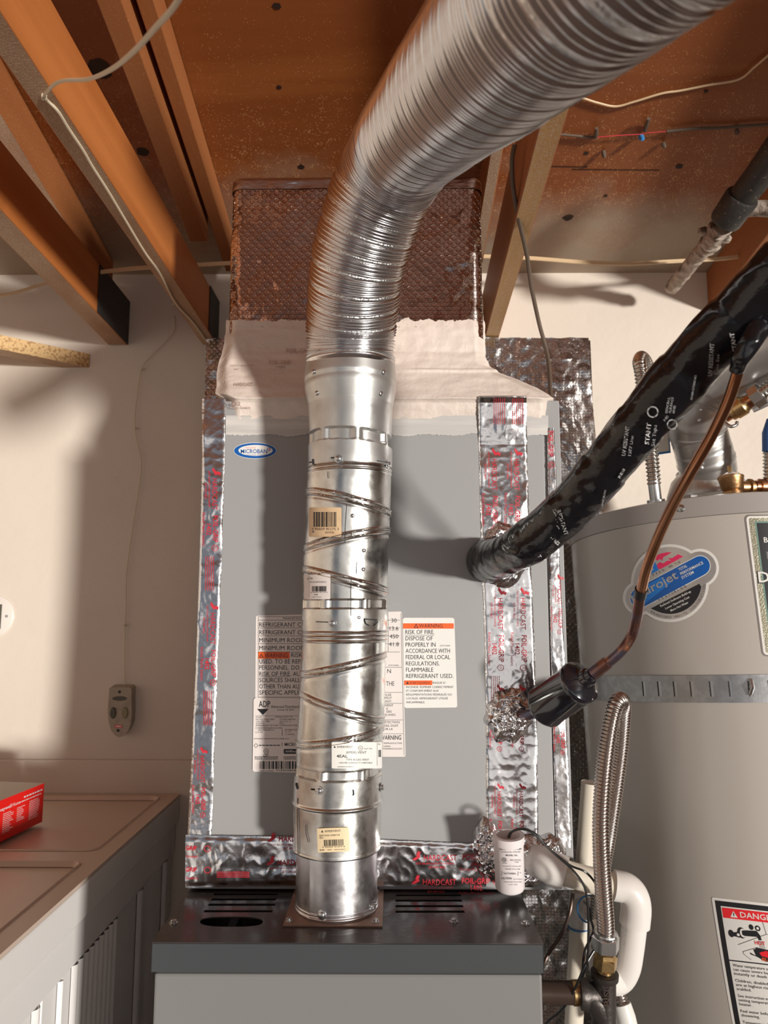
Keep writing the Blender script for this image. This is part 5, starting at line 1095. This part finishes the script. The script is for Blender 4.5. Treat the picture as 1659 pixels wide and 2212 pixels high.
# ================================================================== DRAIN PIPES (upper right)
dp_ = thing('drain_pipe', PD(1590, 450, 1.30), 'dark dusty drain pipe with a coupling and side branch, upper right', 'drain pipe')
s3 = 1.32 / F
mb = MB(); mb.tube([PD(1596, 436, 1.33), PD(1640, 378, 1.28), PD(1720, 262, 1.18)], 30 * s3, 32); mb.build('pipe', 'abs', dp_, True)
a = PD(1599, 432, 1.325); b = PD(1560, 487, 1.37); dv2 = (b - a); mb = MB(); mb.lathe(a - dv2.normalized() * .008, dv2, [(0, 35 * s3), (.003, 37 * s3), (.05, 35 * s3), (dv2.length, 33 * s3), (dv2.length + .004, 24 * s3)], 36, cap=True); mb.build('coupling', 'abs', dp_, True)
mb = MB(); mb.tube([PD(1598, 452, 1.34), PD(1640, 450, 1.33), PD(1720, 455, 1.3)], 17 * s3, 22); mb.build('branch', 'crust', dp_, True, label='dusty side branch')
fit = thing('rusted_fitting', PD(1545, 510, 1.42), 'rusted crusty fitting below the drain pipe coupling', 'pipe fitting')
q = resample(pxpath([(1562, 484, 1.37), (1550, 500, 1.40), (1535, 525, 1.44), (1528, 534, 1.46)], 8), .003); rr = [(22 + 9 * noise.noise(V((i * .5, 0, 0)))) * s3 for i in range(len(q))]
mb = MB(); mb.tube(q, rr, 26); mb.v = [tuple(V(v) + V((1, 1, 1)) * .006 * noise.noise(V(v) * 70)) for v in mb.v]; mb.build('collar', 'crust', fit, True)
for dx, dy in ((-25, -8), (26, 8), (0, 18)):
    c = PD(1543 + dx, 508 + dy, 1.42); mb = MB(); mb.lathe(c, V((dx, 0, -dy - 3)), [(-.012, .008), (0, .010), (.008, .006)], 8); mb.build('lug', 'crust', fit, True)
q = resample(pxpath([(1528, 530, 1.46), (1500, 562, 1.52), (1465, 605, 1.60), (1448, 625, 1.645)], 8), .004); mb = MB(); mb.tube(q, [.0155 + .003 * noise.noise(V((i * .4, 0, 0))) for i in range(len(q))], 24); mb.v = [tuple(V(v) + V((1, 1, 1)) * .003 * noise.noise(V(v) * 60)) for v in mb.v]
tag(mb.build('painted_pipe', 'crust', None, True), 'grimy whitish pipe running from the rusted fitting into the wall', 'pipe')
cc = PD(1542, 537, 1.47); mb = MB(); mb.add([cc + V((-.008, 0, -.004)), cc + V((.008, 0, -.002)), cc + V((.009, 0, .005)), cc + V((-.007, 0, .004))], [(0, 1, 2, 3)]); mb.box(cc + V((-.008, .0003, -.004)), cc + V((.008, .001, .004))); tag(mb.build('paper_tag', 'labelc', None), 'tiny white paper tag under the rusted fitting', 'tag')

# ================================================================== CONDENSATE PVC, SWITCH, WIRES
sp_ = thing('pvc_standpipe', PD(1240, 2250, 1.03), 'upright cream pvc pipe with a tee, right of the furnace', 'pvc pipe')
mb = MB(); mb.tube([PD(1274, 1690, 1.05), PD(1262, 1870, 1.045), PD(1256, 1960, 1.04)], [.0120, .0122, .0122], 28, cap=False); mb.tube([PD(1274, 1690.5, 1.05), PD(1274, 1694, 1.05)], .0105, 28, mi=0); mb.build('upper_pipe', 'pvc', sp_, True)
mb = MB(); mb.tube([PD(1252, 1985, 1.035), PD(1245, 2100, 1.03), PD(1236, 2290, 1.02)], .0128, 28); mb.build('lower_pipe', 'pvc', sp_, True)
a = PD(1256, 1925, 1.04); b = PD(1251, 2003, 1.035); mb = MB(); mb.lathe(a, b - a, [(0, .0155), (.004, .0165), ((b - a).length - .003, .0160), ((b - a).length, .015)], 30)
mb.tube([PD(1256, 1960, 1.03), PD(1280, 1964, 1.008)], .0155, 26); mb.build('tee', 'pvc_white', sp_, True, label='white tee fitting')
for (x, y, d) in ((1250, 2004, 1.034),):
    mb = MB(); n_ = 30; c = PD(x, y, d); mb.lathe(c, (0, 0, 1), [(-.001, .0135), (.0012, .0165), (.0022, .0165)], 28); mb.build('primer_ring', 'primer', sp_, True)
mb = MB(); c = PD(1272, 1963, 1.0); rr_pts = [c + V((.0158 * math.cos(t), -.001, .0175 * math.sin(t))) for t in [2 * PI * k / 30 for k in range(31)]]; mb.tube(rr_pts, .0012, 8, cap=False); mb.build('primer_ring', 'primer', sp_, True)
tr = thing('condensate_trap', PD(1150, 1860, .99), 'off-white pvc drain elbow and trap leading from the crumpled foil', 'pvc trap')
mb = MB(); mb.tube(pxpath([(1138, 1848, 1.03), (1150, 1852, .995), (1178, 1868, .965), (1222, 1886, .955)], 10), [lerp(.0215, .0205, i / 30) for i in range(31)], 34); mb.build('street_elbow', 'pvc_white', tr, True, label='smooth white elbow')
mb = MB(); mb.tube([PD(1215, 1884, .956), PD(1290, 1905, .952), PD(1338, 1918, .95)], .0160, 30); mb.build('cross_pipe', 'pvc', tr, True)
mb = MB(); mb.tube(pxpath([(1326, 1912, .95), (1352, 1918, .948), (1368, 1934, .946), (1374, 1960, .945), (1371, 1997, .944)], 10), .0190, 32); mb.build('elbow', 'pvc_white', tr, True)
mb = MB(); mb.tube(pxpath([(1371, 1994, .944), (1364, 2050, .944), (1356, 2092, .944), (1340, 2117, .944), (1318, 2118, .938), (1300, 2090, .932), (1297, 2000, .932)], 12), .0157, 30); mb.build('trap_bend', 'pvc_white', tr, True)
lb = Lab(lambda x, y, off: PD(x, y, .928 - off)); lb.text('D I R', 1349, 2042, 8, 'grey_ink', 42, ang=-83); lb.build('pipe_print', tr)
ss = thing('float_switch', PD(1100, 1930, .92), 'white cylindrical condensate safety switch with black printing and wires', 'switch')
a = PD(1102, 1922, .925); ttop = PD(1098, 1803, .925); up_ = (ttop - a); Ls = up_.length; s4 = .925 / F
mb = MB(); mb.lathe(a, up_, [(0, 24 * s4), (3 * s4, 29 * s4), (8 * s4, 31.5 * s4), (Ls - 18 * s4, 32 * s4), (Ls - 17 * s4, 34 * s4), (Ls, 34.5 * s4), (Ls + .0002, 26 * s4), (Ls - .012, 25 * s4), (Ls - .0125, 1 * s4)], 44, cap=True); mb.build('housing', 'switch', ss, True, sharp=50)
au = up_.normalized()
def onsw(x, y, off):
    d = ray(x, y); R = 32.2 * s4 + off; dp = d - au * d.dot(au); cp_ = -a + au * a.dot(au); A_ = dp.dot(dp); B_ = 2 * dp.dot(cp_); C_ = cp_.dot(cp_) - R * R
    return d * ((-B_ - math.sqrt(max(0, B_ * B_ - 4 * A_ * C_))) / (2 * A_))
lb = Lab(onsw, quad(5.53, 1000, 1700))
for t, x, y, h, w_, bo in [('SAFE-T-SWITCH', 436, 752, 24, 262, True), ('US Patent No. 5,442,999', 458, 785, 15, 230, False), ('MODEL: SS2', 515, 826, 17, 138, True), ('IND.CONT.EQ.', 566, 882, 16, 130, False), ('7356F', 622, 906, 14, 46, False), ('24 Volt AC,1.25 Amp GP', 482, 955, 14, 212, False), ('TESTED TO UL 508', 510, 990, 14, 174, False), ('RECTORSEAL', 490, 1044, 17, 148, True), ('USA', 676, 1030, 11, 24, False), ('CAUTION:', 458, 1104, 22, 130, True), ('Use In Class 2', 606, 1108, 14, 108, False), ('(Thermostatic) Circuit Only', 488, 1142, 14, 218, False), ('Lot No. 30302', 545, 1172, 11, 110, False), ('LISTED', 470, 916, 11, 56, True)]: lb.text(t, x, y, h, 'black', w_, bold=bo)
lb.ring(495, 870, 25, 5, 'black'); lb.text('UL', 481, 880, 20, 'black', bold=True); lb.text('c', 452, 886, 12); lb.text('us', 526, 888, 11)
lb.frame(460, 1012, 662, 1056, 3, 'black', 1); lb.build('printing', ss)
mb = MB()
wA = pxpath([(1098, 1808, .93), (1104, 1798, .92), (1125, 1791, .915), (1150, 1798, .91), (1170, 1818, .91), (1200, 1846, .908), (1238, 1880, .90), (1262, 1915, .895), (1270, 1960, .893), (1271, 2020, .892), (1268, 2080, .892), (1258, 2112, .895)], 10)
wB = pxpath([(1100, 1809, .93), (1107, 1796, .92), (1130, 1790, .918), (1158, 1802, .912), (1185, 1832, .91), (1230, 1868, .905), (1262, 1882, .90), (1282, 1902, .905), (1292, 1925, .92), (1298, 1960, .94)], 10)
for wq in (wA, wB):
    mb = MB(); mb.tube(wq, .0014, 8); mb.build('wire', 'wire_dark', ss, True)
wire('thermostat_wire', [(1258, 2112, .90), (1262, 2060, .90), (1274, 2030, .905), (1282, 2010, .91), (1276, 1985, .915), (1272, 1960, .92), (1262, 1948, .95)], .0016, 'wire_dark', 'black wire looping beside the tee of the upright pvc pipe')
wire('thermostat_wire', [(1168, 2225, .94), (1185, 2205, .92), (1215, 2180, .905), (1240, 2140, .895), (1262, 2090, .892), (1285, 2050, .90)], .0015, 'wire_dark', 'black wire crossing low in front of the iron pipe nipple')
wire('brown_wire', [(1170, 2095, .99), (1185, 2060, 1.0), (1212, 2020, 1.0), (1230, 1975, 1.0), (1238, 1930, 1.01)], .0024, 'iron_brown', 'brown wire rising behind the right corner of the furnace', seg=8)

# ================================================================== GAS LINE
gt = thing('gas_tee', PD(1303, 2175, .905), 'black iron gas tee with its threaded nipple at the bottom right of the furnace', 'gas tee')
s5 = .905 / F
mb = MB(); mb.tube([PD(1160, 2142, .915), PD(1252, 2145, .905)], 23 * s5, 30); mb.build('nipple', 'iron_brown', gt, True)
mb = MB(); q = [PD(1236 + i * 1.2, 2144.5, .906) for i in range(14)]; mb.tube(q, [(24 + (1 if i % 2 else -.8)) * s5 for i in range(14)], 26, cap=False); mb.build('thread', 'brass', gt, True, sharp=0)
mb = MB(); ld = (PD(1310, 2150, .9) - PD(1250, 2146, .904)); mb.lathe(PD(1252, 2146, .904), ld, [(0, 27 * s5), (.001, 31 * s5), (.009, 31 * s5), (.012, 25 * s5), (.03, 25 * s5)], 30)
ud = (PD(1306, 2102, .9) - PD(1304, 2240, .9)); mb.lathe(PD(1304, 2245, .9), ud, [(0, 27 * s5), (25 * s5, 27 * s5), (45 * s5, 25 * s5), (128 * s5, 24 * s5), (132 * s5, 29 * s5), (143 * s5, 29.5 * s5), (145 * s5, 25 * s5)], 36)
mb.tube(pxpath([(1266, 2150, .905), (1285, 2160, .9), (1300, 2185, .9)], 6), [25 * s5] * 13, 24); mb.build('tee_body', 'iron', gt, True, sharp=50)
lb = Lab(lambda x, y, off: PD(x, y, .9 - 25.5 * s5 - off)); lb.ring(1311, 2131, 9, 1.6, 'iron_brown'); lb.text('UL', 1307, 2134, 6, 'iron_brown'); lb.text('BIS', 1317, 2173, 12, 'iron_brown', 30, ang=-90, bold=True); lb.build('casting_marks', gt)
gf = thing('gas_connector', PD(1308, 2090, .9), 'ribbed stainless gas connector arching up beside the water heater', 'gas connector')
mb = MB(); mb.lathe(PD(1306, 2098, .9), PD(1309, 2050, .9) - PD(1306, 2098, .9), [(0, 18 * s5), (6 * s5, 18 * s5), (8 * s5, 22 * s5)], 24); mb.lathe(PD(1306.5, 2090, .9), PD(1309, 2050, .9) - PD(1306, 2098, .9), [(0, 24 * s5), (2 * s5, 26 * s5), (22 * s5, 26 * s5), (24 * s5, 22 * s5), (32 * s5, 21 * s5)], 6); mb.build('brass_fitting', 'brass', gf)
mb = MB(); mb.lathe(PD(1307, 2052, .9), PD(1309, 2000, .9) - PD(1307, 2052, .9), [(0, 25 * s5), (3 * s5, 30 * s5), (28 * s5, 30 * s5), (32 * s5, 26 * s5)], 6); mb.lathe(PD(1308, 2024, .9), PD(1309, 2000, .9) - PD(1308, 2024, .9), [(0, 25 * s5), (8 * s5, 26 * s5), (11 * s5, 25 * s5), (12 * s5, 20 * s5)], 24); mb.build('flare_nut', 'zinc', gf)
gp = pxpath([(1309, 2016, .9), (1308, 1985, .898), (1304, 1930, .895), (1300, 1860, .892), (1298, 1780, .892), (1302, 1700, .895), (1309, 1630, .90), (1318, 1570, .905), (1328, 1527, .912), (1338, 1512, .925), (1345, 1520, .945), (1345, 1550, .955), (1340, 1620, .965), (1330, 1700, .97), (1318, 1780, .975), (1305, 1860, .985), (1294, 1940, .985), (1290, 2010, .985), (1298, 2070, .985), (1322, 2115, .985), (1336, 2145, .98), (1343, 2175, .97)], 10)
qq, rr = corrugated(gp, .0098, .0009, .0042); mb = MB(); mb.tube(qq, rr, 24, cap=False); mb.build('ribbed_hose', 'corr', gf, True, sharp=0)
mb = MB(); mb.tube([PD(1342, 2168, .97), PD(1350, 2195, .965), PD(1362, 2250, .96)], [.0125, .0135, .0140], 24); mb.build('label_sleeve', 'labelc', gf, True, label='white printed sleeve')

for o_ in C.objects:
    if o_.parent is None and 'category' in o_.keys():
        g_ = {'ceiling_joist': 'low ceiling joists', 'rafter': 'rafters under the plywood', 'vent_elbow': 'ribbed vent elbows', 'wire_staple': 'staples on the thin wall wire',
              'insulated_staple': 'old staples under the plywood', 'tar_paper': 'tar paper on joist ends', 'old_wire': 'old wires under the plywood'}.get(o_.name.split('.')[0])
        if g_: o_['group'] = g_
